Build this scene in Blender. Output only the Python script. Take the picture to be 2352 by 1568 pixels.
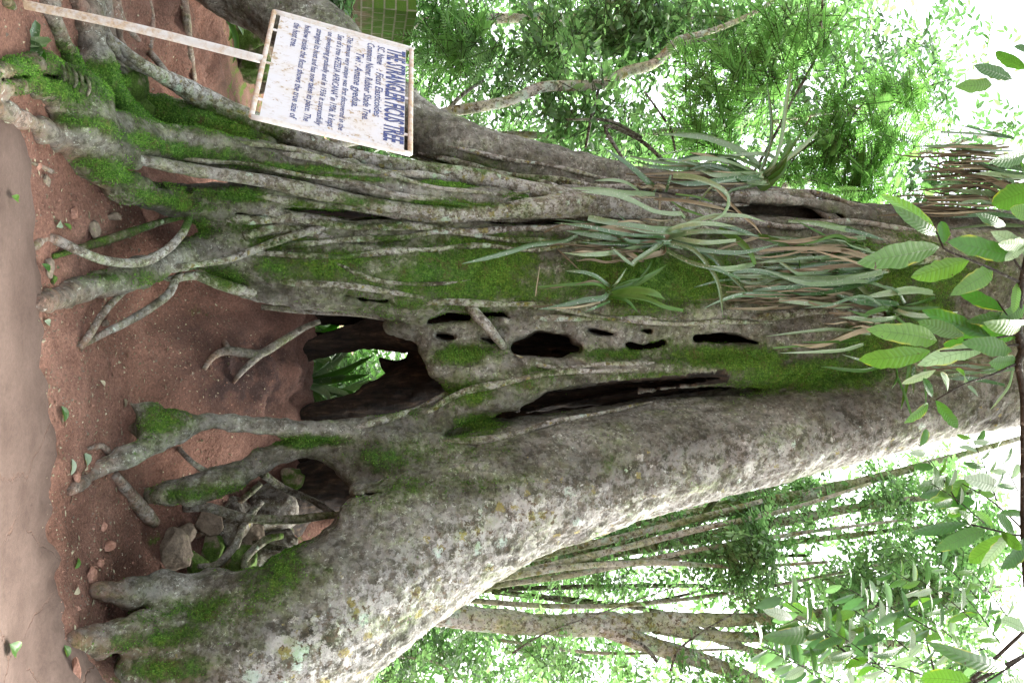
import bpy, bmesh, math, random
import numpy as np
from mathutils import Vector, Matrix
rng = np.random.default_rng(7); random.seed(7)
scene = bpy.context.scene
for o in list(bpy.data.objects): bpy.data.objects.remove(o)

# ------------------------------------------------------------------ camera (held upright: picture right = world up)
CAMH, PITCH, HF = 1.55, math.radians(10.0), math.radians(30.0)
FPX = 1176/math.tan(HF)
CAM = np.array([0.0, 0.0, CAMH])
vF = np.array([0, math.cos(PITCH), math.sin(PITCH)]); vU = np.array([0, -math.sin(PITCH), math.cos(PITCH)]); vR = np.array([1.0, 0, 0])
cd = bpy.data.cameras.new('camera'); cam = bpy.data.objects.new('camera', cd); scene.collection.objects.link(cam)
cd.sensor_width = 36; cd.sensor_fit = 'HORIZONTAL'; cd.lens = 18/math.tan(HF); cd.clip_end = 2000; cd.clip_start = 0.05
M = Matrix.Identity(4)
for i in range(3):
    M[i][0] = vU[i]; M[i][1] = -vR[i]; M[i][2] = -vF[i]; M[i][3] = CAM[i]
cam.matrix_world = M
scene.camera = cam
scene.render.resolution_x, scene.render.resolution_y = 1024, 682
# ------------------------------------------------------------------ sky, sun, exposure
SUN_EL, SUN_AZ = math.radians(58), math.radians(48)      # azimuth clockwise from +Y: veiled sun high beyond the fig, to its right
w = bpy.data.worlds.new('World'); scene.world = w; w.use_nodes = True
nt = w.node_tree; nt.nodes.clear()
sky = nt.nodes.new('ShaderNodeTexSky'); sky.sky_type = 'NISHITA'; sky.sun_disc = False
sky.sun_elevation = SUN_EL; sky.sun_rotation = SUN_AZ; sky.dust_density = 4.0; sky.air_density = 1.0; sky.ozone_density = 1.0
hs = nt.nodes.new('ShaderNodeHueSaturation'); hs.inputs['Saturation'].default_value = 0.3
bg = nt.nodes.new('ShaderNodeBackground'); bg.inputs['Strength'].default_value = 0.15
wo = nt.nodes.new('ShaderNodeOutputWorld')
nt.links.new(sky.outputs[0], hs.inputs['Color']); nt.links.new(hs.outputs[0], bg.inputs[0]); nt.links.new(bg.outputs[0], wo.inputs[0])
sl = bpy.data.lights.new('sun', 'SUN'); sl.energy = 2.3; sl.angle = math.radians(32); sl.color = (1.0, 0.965, 0.9)
so = bpy.data.objects.new('sun', sl); scene.collection.objects.link(so)
sd = Vector((math.sin(SUN_AZ)*math.cos(SUN_EL), math.cos(SUN_AZ)*math.cos(SUN_EL), math.sin(SUN_EL)))
so.rotation_euler = (-sd).to_track_quat('-Z', 'Y').to_euler(); so.location = (0, -5, 20)
scene.view_settings.view_transform = 'Standard'; scene.view_settings.look = 'None'; scene.view_settings.gamma = 1
scene.view_settings.exposure = 2.65
scene.cycles.max_bounces = 6; scene.cycles.transparent_max_bounces = 4; scene.cycles.transmission_bounces = 4
scene.cycles.diffuse_bounces = 4; scene.cycles.use_denoising = True
try: scene.cycles.use_adaptive_sampling = True
except Exception: pass

# ------------------------------------------------------------------ helpers: projection, noise, objects
def ray(px, py):
    return vF + vU*((px-1176)/FPX) + vR*((py-784)/FPX)
def P(px, py, Y):
    d = ray(px, py); return CAM + d*(Y/d[1])
def proj(Q):
    q = Q-CAM; zf = q@vF
    return 1176+FPX*(q@vU)/zf, 784+FPX*(q@vR)/zf, zf
def sstep(x, a, b):
    t = np.clip((x-a)/(b-a), 0, 1); return t*t*(3-2*t)
def _hash(ix, iy, iz, seed):
    h = (ix*374761393 + iy*668265263 + iz*2147483647 + seed*974711).astype(np.int64) & 0xffffffff
    h = ((h ^ (h >> 13))*1274126177) & 0xffffffff
    return ((h ^ (h >> 16)) & 0xffff)/65535.0
def noise(Q, s=1.0, seed=0):
    Q = np.asarray(Q, float)/s
    i = np.floor(Q).astype(np.int64); f = Q-i; f = f*f*(3-2*f)
    r = 0
    for dx in (0, 1):
        wx = f[:, 0] if dx else 1-f[:, 0]
        for dy in (0, 1):
            wy = f[:, 1] if dy else 1-f[:, 1]
            for dz in (0, 1):
                wz = f[:, 2] if dz else 1-f[:, 2]
                r = r + wx*wy*wz*_hash(i[:, 0]+dx, i[:, 1]+dy, i[:, 2]+dz, seed)
    return r*2-1
def fbm(Q, s, n=4, seed=0):
    r = 0; a = 1.0
    for k in range(n):
        r = r+a*noise(Q, s*0.5**k, seed+k*17); a *= 0.5
    return r
def tag(o, label=None, cat=None, group=None, kind=None):
    if label: o['label'] = label
    if cat: o['category'] = cat
    if group: o['group'] = group
    if kind: o['kind'] = kind
    return o
def empty(name, loc, label=None, cat=None, group=None):
    o = bpy.data.objects.new(name, None); scene.collection.objects.link(o); o.location = loc
    o.empty_display_size = 0.1
    return tag(o, label, cat, group)
def mesh_obj(name, V, F, mats, parent=None, smooth=True, attrs=None, midx=None, uv=None):
    """V (n,3) world coordinates, F list or array of faces."""
    V = np.asarray(V, float)
    off = np.array(parent_world(parent)) if parent else np.zeros(3)
    me = bpy.data.meshes.new(name)
    if isinstance(F, np.ndarray):
        n, k = F.shape
        me.vertices.add(len(V)); me.vertices.foreach_set('co', (V-off).astype(np.float32).ravel())
        me.loops.add(n*k); me.loops.foreach_set('vertex_index', F.astype(np.int32).ravel())
        me.polygons.add(n); me.polygons.foreach_set('loop_start', np.arange(0, n*k, k, dtype=np.int32))
        try: me.polygons.foreach_set('loop_total', np.full(n, k, dtype=np.int32))
        except Exception: pass
        me.update(calc_edges=True)
    else:
        me.from_pydata([tuple(v) for v in (V-off)], [], [tuple(int(i) for i in f) for f in F])
    for m in (mats if isinstance(mats, (list, tuple)) else [mats]): me.materials.append(m)
    if smooth: me.polygons.foreach_set('use_smooth', np.ones(len(me.polygons), dtype=bool))
    if midx is not None: me.polygons.foreach_set('material_index', np.asarray(midx, np.int32))
    for k, a in (attrs or {}).items():
        at = me.attributes.new(k, 'FLOAT', 'POINT'); at.data.foreach_set('value', np.asarray(a, np.float32))
    if uv is not None:
        ul = me.uv_layers.new(name='UVMap')
        li = np.empty(len(me.loops), np.int32); me.loops.foreach_get('vertex_index', li)
        ul.data.foreach_set('uv', np.asarray(uv, np.float32)[li].ravel())
    me.validate(); me.update()
    o = bpy.data.objects.new(name, me); scene.collection.objects.link(o)
    if parent: o.parent = parent
    return o
def parent_world(p):
    v = np.array(p.location)
    while p.parent: p = p.parent; v = v+np.array(p.location)
    return v
class MB:
    """collects pieces with a common face size list"""
    def __init__(s): s.V = []; s.F = []; s.n = 0; s.A = {}; s.M = []; s.U = []
    def add(s, V, F, m=0, uv=None, **attrs):
        V = np.asarray(V, float)
        s.V.append(V)
        for f in F: s.F.append([i+s.n for i in f])
        s.M += [m]*len(F); s.n += len(V)
        s.U.append(np.zeros((len(V), 2)) if uv is None else np.asarray(uv))
        for k, a in attrs.items(): s.A.setdefault(k, []).append((s.n-len(V), np.broadcast_to(a, (len(V),))))
    def build(s, name, mats, parent=None, smooth=True):
        A = {}
        for k, L in s.A.items():
            a = np.zeros(s.n)
            for st, v in L: a[st:st+len(v)] = v
            A[k] = a
        return mesh_obj(name, np.concatenate(s.V), s.F, mats, parent, smooth, A, s.M, np.concatenate(s.U))
def catmull(pts, step):
    pts = np.asarray(pts, float)
    if len(pts) < 3:
        n = max(2, int(np.linalg.norm(pts[-1, :3]-pts[0, :3])/step)+1)
        t = np.linspace(0, 1, n)[:, None]; return pts[0]*(1-t)+pts[-1]*t
    e = np.vstack([2*pts[0]-pts[1], pts, 2*pts[-1]-pts[-2]])
    out = []
    for i in range(1, len(e)-2):
        p0, p1, p2, p3 = e[i-1], e[i], e[i+1], e[i+2]
        n = max(1, int(np.linalg.norm(p2[:3]-p1[:3])/step))
        for k in range(n):
            t = k/n
            out.append(0.5*((2*p1)+(-p0+p2)*t+(2*p0-5*p1+4*p2-p3)*t*t+(-p0+3*p1-3*p2+p3)*t**3))
    out.append(e[-2]); return np.array(out)
def tube(path, sides=10, step=0.04, rough=0.12, seed=0, cap=True, flat=1.0):
    """path rows x y z r -> V, F"""
    p = catmull(path, step); p[:, 3] = np.maximum(p[:, 3], 0.0015)
    T = np.gradient(p[:, :3], axis=0); T /= np.linalg.norm(T, axis=1)[:, None]+1e-9
    u = np.cross(T[0], [0.3, 0.1, 1.0]); u /= np.linalg.norm(u)
    V = []; a = np.arange(sides)*2*np.pi/sides
    for i in range(len(p)):
        u = u-T[i]*(u@T[i]); u /= np.linalg.norm(u)+1e-9; v = np.cross(T[i], u)
        ring = np.cos(a)[:, None]*u+np.sin(a)[:, None]*v*flat
        V.append(p[i, :3]+ring*p[i, 3])
    V = np.array(V).reshape(-1, 3); C = np.repeat(p[:, :3], sides, 0); R = np.repeat(p[:, 3], sides)
    if rough:
        nn = noise(V, 0.09, seed)*0.6+noise(V, 0.035, seed+3)*0.4+noise(V, 0.3, seed+9)*0.8
        V = C+(V-C)*(1+rough*nn)[:, None]
    F = []
    for i in range(len(p)-1):
        for k in range(sides):
            b = i*sides; k2 = (k+1) % sides
            F.append([b+k, b+k2, b+sides+k2, b+sides+k])
    if cap:
        F.append(list(range(sides))[::-1]); F.append([len(V)-sides+k for k in range(sides)])
    return V, F
# ------------------------------------------------------------------ node helpers
def new_mat(name):
    m = bpy.data.materials.new(name); m.use_nodes = True; m.node_tree.nodes.clear(); return m
class NG:
    def __init__(s, m): s.t = m.node_tree
    def n(s, typ, ins=None, **at):
        nd = s.t.nodes.new('ShaderNode'+typ)
        for k, v in at.items(): setattr(nd, k, v)
        for k, v in (ins or {}).items():
            if isinstance(v, bpy.types.NodeSocket): s.t.links.new(v, nd.inputs[k])
            else: nd.inputs[k].default_value = v
        return nd
    def math(s, op, a, b=0.0, c=0.0, clamp=False):
        return s.n('Math', {0: a, 1: b, 2: c}, operation=op, use_clamp=clamp).outputs[0]
    def mix(s, f, a, b, bt='MIX'):
        nd = s.t.nodes.new('ShaderNodeMix'); nd.data_type = 'RGBA'; nd.blend_type = bt
        for i, v in ((0, f), (6, a), (7, b)):
            if isinstance(v, bpy.types.NodeSocket): s.t.links.new(v, nd.inputs[i])
            else: nd.inputs[i].default_value = v if i == 0 else (*v, 1)
        return nd.outputs[2]
    def ramp(s, f, stops, interp='LINEAR'):
        nd = s.t.nodes.new('ShaderNodeValToRGB'); nd.color_ramp.interpolation = interp
        cr = nd.color_ramp
        while len(cr.elements) < len(stops): cr.elements.new(0.5)
        for e, (p, c) in zip(cr.elements, stops):
            e.position = p; e.color = (*c, 1) if isinstance(c, tuple) else (c, c, c, 1)
        s.t.links.new(f, nd.inputs[0]); return nd.outputs[0]
    def coord(s, scale=(1, 1, 1)):
        g = s.n('TexCoord').outputs['Object']
        return s.n('Mapping', {'Vector': g, 'Scale': scale}).outputs[0]
    def noise(s, vec, scale, detail=4, rough=0.55, dist=0.0):
        return s.n('TexNoise', {'Vector': vec, 'Scale': scale, 'Detail': detail, 'Roughness': rough, 'Distortion': dist})
    def attr(s, name): return s.n('Attribute', attribute_name=name).outputs['Fac']
    def range(s, v, a, b, c=0.0, d=1.0):
        return s.n('MapRange', {0: v, 1: a, 2: b, 3: c, 4: d}, interpolation_type='SMOOTHSTEP').outputs[0]
    def out(s, shader):
        o = s.n('OutputMaterial'); s.t.links.new(shader, o.inputs[0])
    def bsdf(s, col, rough=0.8, spec=0.3, bump=None, bs=0.5, bd=0.02, **kw):
        b = s.n('BsdfPrincipled', {'Base Color': col if isinstance(col, bpy.types.NodeSocket) else (*col, 1), 'Roughness': rough, 'Specular IOR Level': spec, **kw})
        if bump is not None:
            bn = s.n('Bump', {'Height': bump, 'Strength': bs, 'Distance': bd}); s.t.links.new(bn.outputs[0], b.inputs['Normal'])
        return b.outputs[0]
# ------------------------------------------------------------------ materials
def bark_material(name, light=1.0, dark=(0.034, 0.032, 0.024), mid=(0.128, 0.126, 0.10), hi=(0.28, 0.28, 0.245), lich=1.0, scale=1.0):
    m = new_mat(name); g = NG(m); v = g.coord((scale, scale, scale)); vz = g.coord((scale, scale, scale*0.45))
    n1 = g.noise(vz, 3.2, 8, 0.62).outputs[0]; n2 = g.noise(v, 26, 6, 0.7).outputs[0]; n3 = g.noise(vz, 9, 8, 0.7, 0.6).outputs[0]
    base = g.ramp(n1, [(0.32, dark), (0.5, mid), (0.68, hi)])
    base = g.mix(0.75, base, g.ramp(n2, [(0.3, 0.28), (0.52, 0.9), (0.72, 1.65)]), 'MULTIPLY')
    base = g.mix(0.55, base, g.ramp(n3, [(0.35, (0.45, 0.4, 0.34)), (0.6, (1.1, 1.08, 1.02))]), 'MULTIPLY')
    # crustose lichens: round patches with ragged rims
    L = g.attr('lich') if name != 'lichened_rock' else g.math('ADD', 0.45, 0.0)
    L = g.math('MULTIPLY', L, g.range(g.noise(vz, 1.7, 4, 0.6).outputs[0], 0.3, 0.62, 0.45, 1.1))
    dv = g.n('VectorMath', {0: v, 1: g.n('VectorMath', {0: g.noise(v, 22, 5, 0.75).outputs[1], 1: (0.12, 0.12, 0.12)}, operation='MULTIPLY').outputs[0]}, operation='ADD').outputs[0]
    def patches(sc, thr, col, k, b):
        vo = g.n('TexVoronoi', {'Vector': dv, 'Scale': sc, 'Randomness': 1.0})
        cell = g.n('SeparateColor', {0: vo.outputs['Color']}).outputs[0]
        rad = g.math('MULTIPLY', g.math('SUBTRACT', cell, g.math('SUBTRACT', thr, g.math('MULTIPLY', L, k))), 1.1)
        mask = g.range(g.math('SUBTRACT', rad, vo.outputs['Distance']), 0.0, 0.07)
        mask = g.math('MULTIPLY', mask, g.range(n2, 0.3, 0.5, 0.25, 1.0))
        return g.mix(mask, b, col)
    base = g.mix(g.math('MULTIPLY', g.math('MULTIPLY', L, 0.8), g.range(g.noise(v, 11, 6, 0.75).outputs[0], 0.44, 0.54)), base, (0.375, 0.37, 0.345))
    base = g.mix(g.math('MULTIPLY', g.math('MULTIPLY', L, 0.75), g.range(g.noise(v, 17, 6, 0.75, 0.4).outputs[0], 0.53, 0.60)), base, (0.125, 0.10, 0.07))
    base = patches(7.5, 0.94, (0.34, 0.335, 0.30), 0.6*lich, base)
    base = patches(13, 0.96, (0.23, 0.20, 0.08), 0.5*lich, base)
    base = patches(9.0, 0.98, (0.38, 0.46, 0.39), 0.5*lich, base)
    base = patches(23, 0.95, (0.42, 0.42, 0.38), 0.55*lich, base)
    base = patches(4.6, 1.10, (0.36, 0.44, 0.37), 0.42*lich, base)
    base = patches(31, 0.96, (0.10, 0.075, 0.05), 0.5*lich, base)
    # red soil splashed on the lowest bark
    base = g.mix(g.math('MULTIPLY', g.attr('soil'), g.range(n3, 0.36, 0.62, 0.2, 0.85)), base, (0.19, 0.10, 0.07))
    # rotten wood inside the hollow
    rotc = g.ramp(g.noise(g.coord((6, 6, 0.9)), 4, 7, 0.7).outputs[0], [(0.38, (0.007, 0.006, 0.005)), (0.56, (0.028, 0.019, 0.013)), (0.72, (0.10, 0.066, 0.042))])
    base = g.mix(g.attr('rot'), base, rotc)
    # moss
    mo = g.math('ADD', g.attr('moss'), g.math('MULTIPLY', g.math('SUBTRACT', g.noise(v, 16, 8, 0.78).outputs[0], 0.5), 1.5))
    mm = g.range(mo, 0.28, 0.66)
    fl = g.n('TexVoronoi', {'Vector': dv, 'Scale': 48.0, 'Randomness': 1.0})
    flc = g.n('SeparateColor', {0: fl.outputs['Color']}).outputs[1]
    base = g.mix(g.math('MULTIPLY', g.math('MULTIPLY', g.range(flc, 0.80, 0.84), g.range(fl.outputs['Distance'], 0.28, 0.42, 1.0, 0.0)), g.range(n1, 0.42, 0.56, 0.15, 0.85)), base, (0.40, 0.42, 0.36))
    base = g.mix(g.math('MULTIPLY', g.range(flc, 0.20, 0.16), 0.55), base, (0.035, 0.03, 0.02))
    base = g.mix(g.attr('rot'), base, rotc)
    al = g.range(g.math('ADD', mo, g.math('MULTIPLY', n3, 0.5)), 0.15, 0.75)
    base = g.mix(g.math('MULTIPLY', al, 0.8), base, g.mix(1.0, base, (0.62, 0.80, 0.36), 'MULTIPLY'))
    mc = g.ramp(g.noise(v, 60, 5, 0.75).outputs[0], [(0.3, (0.014, 0.034, 0.005)), (0.5, (0.055, 0.14, 0.02)), (0.7, (0.17, 0.29, 0.055))])
    mc = g.mix(g.range(g.noise(v, 2.3, 3).outputs[0], 0.35, 0.65), mc, g.mix(1.0, mc, (1.25, 1.05, 0.7), 'MULTIPLY'))
    mc = g.mix(g.math('MULTIPLY', g.range(g.noise(v, 9, 6, 0.75).outputs[0], 0.52, 0.66), 0.8), mc, (0.11, 0.085, 0.035))
    base = g.mix(mm, base, mc)
    h = g.math('ADD', g.math('MULTIPLY', n3, 1.0), g.math('ADD', g.math('MULTIPLY', n2, 0.5), g.math('MULTIPLY', g.math('MULTIPLY', g.noise(v, 90, 4, 0.8).outputs[0], mm), 0.9)))
    # fine horizontal lenticel wrinkles
    wr = g.noise(g.coord((scale*5, scale*5, scale*34)), 1.0, 4, 0.6).outputs[0]
    h = g.math('ADD', h, g.math('MULTIPLY', wr, 0.35))
    g.out(g.bsdf(base, 0.88, 0.2, h, 1.0, 0.024)); return m
M_bark = bark_material('fig_bark')
M_root = bark_material('root_bark', dark=(0.055, 0.047, 0.035), mid=(0.185, 0.17, 0.135), hi=(0.38, 0.36, 0.31), lich=0.8, scale=1.5)
M_farbark = bark_material('forest_bark', dark=(0.22, 0.215, 0.14), mid=(0.42, 0.40, 0.30), hi=(0.60, 0.58, 0.48), lich=1.1, scale=0.8)
M_twigdark = bark_material('twig_bark', dark=(0.02, 0.017, 0.012), mid=(0.05, 0.042, 0.03), hi=(0.10, 0.09, 0.07), lich=0.3, scale=2)

def leaf_material(name, c1, c2, trans=0.45, rough=0.38, vein=False, spec=0.5, patch=None):
    m = new_mat(name); g = NG(m)
    r = g.attr('rnd'); v = g.coord()
    col = g.mix(g.range(r, 0.0, 1.0), c1, c2)
    col = g.mix(0.35, col, g.ramp(g.noise(v, 30, 4).outputs[0], [(0.35, (0.7, 0.75, 0.6)), (0.65, (1.2, 1.15, 1.1))]), 'MULTIPLY')
    bump = None
    if vein:
        uv = g.n('SeparateXYZ', {0: g.n('UVMap').outputs[0]})
        a = g.math('ABSOLUTE', uv.outputs[0])       # 0 midrib .. 1 margin
        mid = g.range(a, 0.0, 0.045, 1.0, 0.0)
        ph = g.math('MULTIPLY', g.math('SUBTRACT', uv.outputs[1], g.math('MULTIPLY', a, 0.09)), 13.0)
        fr = g.math('ABSOLUTE', g.math('SUBTRACT', g.math('FRACT', ph), 0.5))
        side = g.range(fr, 0.0, 0.09, 0.75, 0.0)
        vv = g.math('MAXIMUM', mid, g.math('MULTIPLY', side, g.range(a, 0.8, 1.0, 1.0, 0.0)))
        col = g.mix(g.math('MULTIPLY', vv, 0.75), col, (0.035, 0.055, 0.008))
        col = g.mix(g.math('MULTIPLY', g.range(a, 0.75, 1.0), g.range(g.noise(v, 12, 3).outputs[0], 0.5, 0.65)), col, (0.32, 0.30, 0.03))
        spot = g.range(g.noise(v, 45, 2).outputs[0], 0.71, 0.75)
        col = g.mix(spot, col, (0.05, 0.03, 0.01))
        bump = g.math('SUBTRACT', g.math('MULTIPLY', fr, 1.6), g.math('MULTIPLY', mid, 0.6))
    if patch:
        col = g.mix(g.range(g.noise(g.coord((1, 1, 1)), 70, 3).outputs[0], 0.6, 0.68), col, patch)
    p = g.bsdf(col, rough, spec, bump, 0.35, 0.004)
    tc = g.mix(1.0, col, (1.15, 1.5, 0.95), 'MULTIPLY')
    t = g.n('BsdfTranslucent', {'Color': tc}).outputs[0]
    mx = g.n('MixShader', {0: trans, 1: p, 2: t}); g.out(mx.outputs[0]); return m
M_leafA = leaf_material('forest_leaf', (0.08, 0.15, 0.06), (0.21, 0.31, 0.16), 0.58, 0.33, spec=0.9)
M_leafB = leaf_material('fern_leaf', (0.10, 0.20, 0.055), (0.18, 0.30, 0.11), 0.58)
M_leafC = leaf_material('dark_leaf', (0.06, 0.12, 0.055), (0.14, 0.22, 0.115), 0.52, 0.3, spec=0.9)
M_bigleaf = leaf_material('broad_leaf', (0.03, 0.095, 0.014), (0.10, 0.20, 0.03), 0.34, 0.35, True)
M_paleleaf = leaf_material('pale_leaf_underside', (0.22, 0.29, 0.20), (0.30, 0.36, 0.27), 0.3, 0.5, True)
M_strap = leaf_material('strap_leaf', (0.05, 0.13, 0.035), (0.23, 0.33, 0.165), 0.25, 0.3, spec=0.9, patch=(0.38, 0.42, 0.32))
M_strapg = leaf_material('strap_leaf_fresh', (0.06, 0.15, 0.02), (0.10, 0.22, 0.035), 0.35, 0.4)
M_moss = leaf_material('moss_tuft', (0.03, 0.095, 0.012), (0.17, 0.33, 0.055), 0.3, 0.8, spec=0.1)
M_dead = leaf_material('dead_leaf', (0.13, 0.105, 0.07), (0.38, 0.335, 0.24), 0.15, 0.8, spec=0.1)

def ground_material():
    m = new_mat('red_earth'); g = NG(m); v = g.coord()
    n1 = g.noise(v, 1.3, 6, 0.6).outputs[0]; n2 = g.noise(v, 60, 6, 0.75).outputs[0]; n3 = g.noise(v, 8, 6, 0.65).outputs[0]
    c = g.ramp(n1, [(0.3, (0.155, 0.082, 0.057)), (0.5, (0.235, 0.128, 0.093)), (0.7, (0.32, 0.19, 0.145))])
    c = g.mix(0.7, c, g.ramp(n3, [(0.3, (0.55, 0.5, 0.5)), (0.6, (1.1, 1.05, 1.0))]), 'MULTIPLY')
    c = g.mix(0.8, c, g.ramp(n2, [(0.3, 0.35), (0.5, 1.0), (0.7, 1.7)]), 'MULTIPLY')
    c = g.mix(g.math('MULTIPLY', g.attr('damp_shade'), g.range(n3, 0.3, 0.65, 0.4, 1)), c, (0.05, 0.03, 0.026))  # dark wet soil, and shade painted into the earth colour
    gr = g.range(g.noise(v, 130, 3, 0.6).outputs[0], 0.66, 0.72)
    c = g.mix(g.math('MULTIPLY', gr, 0.7), c, (0.38, 0.30, 0.25))
    dk = g.range(g.noise(v, 75, 3, 0.7).outputs[0], 0.64, 0.70); c = g.mix(g.math('MULTIPLY', dk, 0.75), c, (0.05, 0.035, 0.03))
    mo = g.math('ADD', g.attr('moss'), g.math('MULTIPLY', g.math('SUBTRACT', g.noise(v, 6, 7, 0.7).outputs[0], 0.5), 1.8))
    mm = g.range(mo, 0.45, 0.7); c = g.mix(mm, c, g.ramp(n2, [(0.3, (0.03, 0.05, 0.008)), (0.7, (0.13, 0.19, 0.03))]))
    h = g.math('ADD', g.math('MULTIPLY', n3, 1.2), g.math('MULTIPLY', n2, 0.7))
    g.out(g.bsdf(c, 0.95, 0.15, h, 1.0, 0.045)); return m
M_ground = ground_material()
def path_material():
    m = new_mat('trodden_path'); g = NG(m); v = g.coord()
    n1 = g.noise(v, 2.2, 6, 0.6).outputs[0]; n2 = g.noise(v, 45, 6, 0.75).outputs[0]
    c = g.ramp(n1, [(0.35, (0.06, 0.039, 0.030)), (0.6, (0.098, 0.068, 0.054))])
    c = g.mix(0.6, c, g.ramp(n2, [(0.3, 0.62), (0.55, 1.0), (0.75, 1.3)]), 'MULTIPLY')
    dv = g.n('VectorMath', {0: v, 1: g.n('VectorMath', {0: g.noise(v, 6, 4, 0.7).outputs[1], 1: (0.12, 0.12, 0.12)}, operation='MULTIPLY').outputs[0]}, operation='ADD').outputs[0]
    vo = g.n('TexVoronoi', {'Vector': dv, 'Scale': 1.7}, feature='DISTANCE_TO_EDGE').outputs['Distance']
    cr = g.math('MULTIPLY', g.range(vo, 0.0, 0.012, 0.8, 0.0), g.math('MULTIPLY', g.attr('crack'), g.range(n1, 0.4, 0.55)))
    c = g.mix(cr, c, (0.12, 0.07, 0.05))
    h = g.math('SUBTRACT', g.math('ADD', g.math('MULTIPLY', n1, 1.0), g.math('MULTIPLY', n2, 0.3)), g.math('MULTIPLY', cr, 1.5))
    g.out(g.bsdf(c, 0.9, 0.2, h, 0.6, 0.02)); return m
M_path = path_material()
def stone_material(name, c1, c2, mossy=0.0):
    m = new_mat(name); g = NG(m); v = g.coord()
    n1 = g.noise(v, 9, 7, 0.7).outputs[0]
    c = g.ramp(n1, [(0.3, c1), (0.65, c2)])
    c = g.mix(0.6, c, g.ramp(g.noise(v, 70, 4, 0.7).outputs[0], [(0.3, 0.6), (0.7, 1.35)]), 'MULTIPLY')
    nz = g.n('SeparateXYZ', {0: g.n('NewGeometry').outputs['Normal']}).outputs[2]
    mo = g.math('ADD', g.math('ADD', mossy, g.math('MULTIPLY', nz, 0.25)), g.math('MULTIPLY', g.math('SUBTRACT', g.noise(v, 5, 7, 0.7).outputs[0], 0.5), 1.8))
    c = g.mix(g.range(mo, 0.45, 0.7), c, g.ramp(g.noise(v, 80, 4, 0.7).outputs[0], [(0.3, (0.015, 0.035, 0.005)), (0.7, (0.075, 0.13, 0.02))]))
    g.out(g.bsdf(c, 0.9, 0.2, n1, 0.8, 0.03)); return m
M_stone = stone_material('brown_stone', (0.10, 0.08, 0.06), (0.21, 0.17, 0.125), 0.2)
M_redstone = stone_material('red_stone', (0.18, 0.08, 0.05), (0.33, 0.19, 0.14), -0.2)
M_mossstone = stone_material('mossy_stone', (0.12, 0.10, 0.07), (0.28, 0.24, 0.17), 0.62)

M_lichstone = bark_material('lichened_rock', dark=(0.035, 0.03, 0.025), mid=(0.10, 0.085, 0.065), hi=(0.2, 0.18, 0.14), lich=0.9)

# ------------------------------------------------------------------ terrain
KC = np.array([(3.5, 0), (4.6, 0), (5.1, .04), (5.6, .15), (5.95, .27), (6.25, .5), (6.6, .86), (6.85, 1.08), (7.2, 1.16), (8, 1.1), (10, .95), (15, .7), (40, .5)])
KL = np.array([(3.5, 0), (4.6, 0), (5.2, .05), (6, .15), (7, .26), (9, .36), (12, .4), (40, .5)])
def H(x, y):
    x = np.asarray(x, float); y = np.asarray(y, float)
    yy = y+0.12*np.sin(x*2.3+1)+0.06*np.sin(x*5.1)
    wc = sstep(x, -1.35, -0.55)
    h = np.interp(yy, KC[:, 0], KC[:, 1])*wc+np.interp(yy, KL[:, 0], KL[:, 1])*(1-wc)
    q = np.stack([x.ravel(), y.ravel(), np.zeros(x.size)], 1)
    a = sstep(y, 4.5, 5.3)
    n = (fbm(q, 0.7, 4, 5)*0.03).reshape(x.shape)*a+(noise(q, 0.06, 11)*0.003).reshape(x.shape)*sstep(y, 4.3, 4.6)
    n = n+(fbm(q, 0.11, 3, 33)*0.017).reshape(x.shape)*sstep(y, 4.45, 4.9)
    n = n+(fbm(q, 0.22, 4, 25)*0.075).reshape(x.shape)*sstep(y, 6.0, 6.6)
    mr = np.exp(-((x-1.75)/0.62)**2-((y-7.7)/0.6)**2)*0.8        # earth and roots heaped behind the right-hand hollow
    mr = mr+0.50*np.exp(-((x-2.3)/0.5)**2-((y-5.12)/0.42)**2)*sstep(y, 4.5, 4.9)                # soil banked against the buttress foot
    return h+n+mr
def G(px, py, up=0.0):
    """where the line of sight meets the terrain"""
    d = ray(px, py); t = np.linspace(3.0, 14, 1100)/d[1]
    Q = CAM+d*t[:, None]; dz = Q[:, 2]-H(Q[:, 0], Q[:, 1])-up
    i = int(np.argmax(dz < 0)) if (dz < 0).any() else len(t)-1
    return Q[i]
xs = np.concatenate([-np.geomspace(260, 3.2, 26)[:-1], np.arange(-3.2, 3.21, 0.028), np.geomspace(3.2, 260, 26)[1:]])
ys = np.concatenate([-np.geomspace(120, 0.6, 14), np.arange(0, 4.2, 0.15), np.arange(4.2, 8.2, 0.028), np.geomspace(8.22, 400, 44)])
XX, YY = np.meshgrid(xs, ys, indexing='ij'); ZZ = H(XX, YY)
nx, ny = XX.shape; idx = np.arange(nx*ny).reshape(nx, ny)
Fq = np.stack([idx[:-1, :-1], idx[1:, :-1], idx[1:, 1:], idx[:-1, 1:]], -1).reshape(-1, 4)
Vg = np.stack([XX.ravel(), YY.ravel(), ZZ.ravel()], 1)
def blob_attr(V, L, base=0.0):
    a = np.full(len(V), base)
    for (px, py, Y, rx, ry, s) in L:      # radii in picture pixels: rx along up, ry sideways
        c = P(px, py, Y); k = Y/FPX
        d = ((V[:, 2]-c[2])/(rx*k))**2+((V[:, 0]-c[0])/(ry*k))**2
        a = np.maximum(a, s*np.exp(-d*0.9)) if s > 0 else a+s*np.exp(-d*0.9)
    return a
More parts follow.
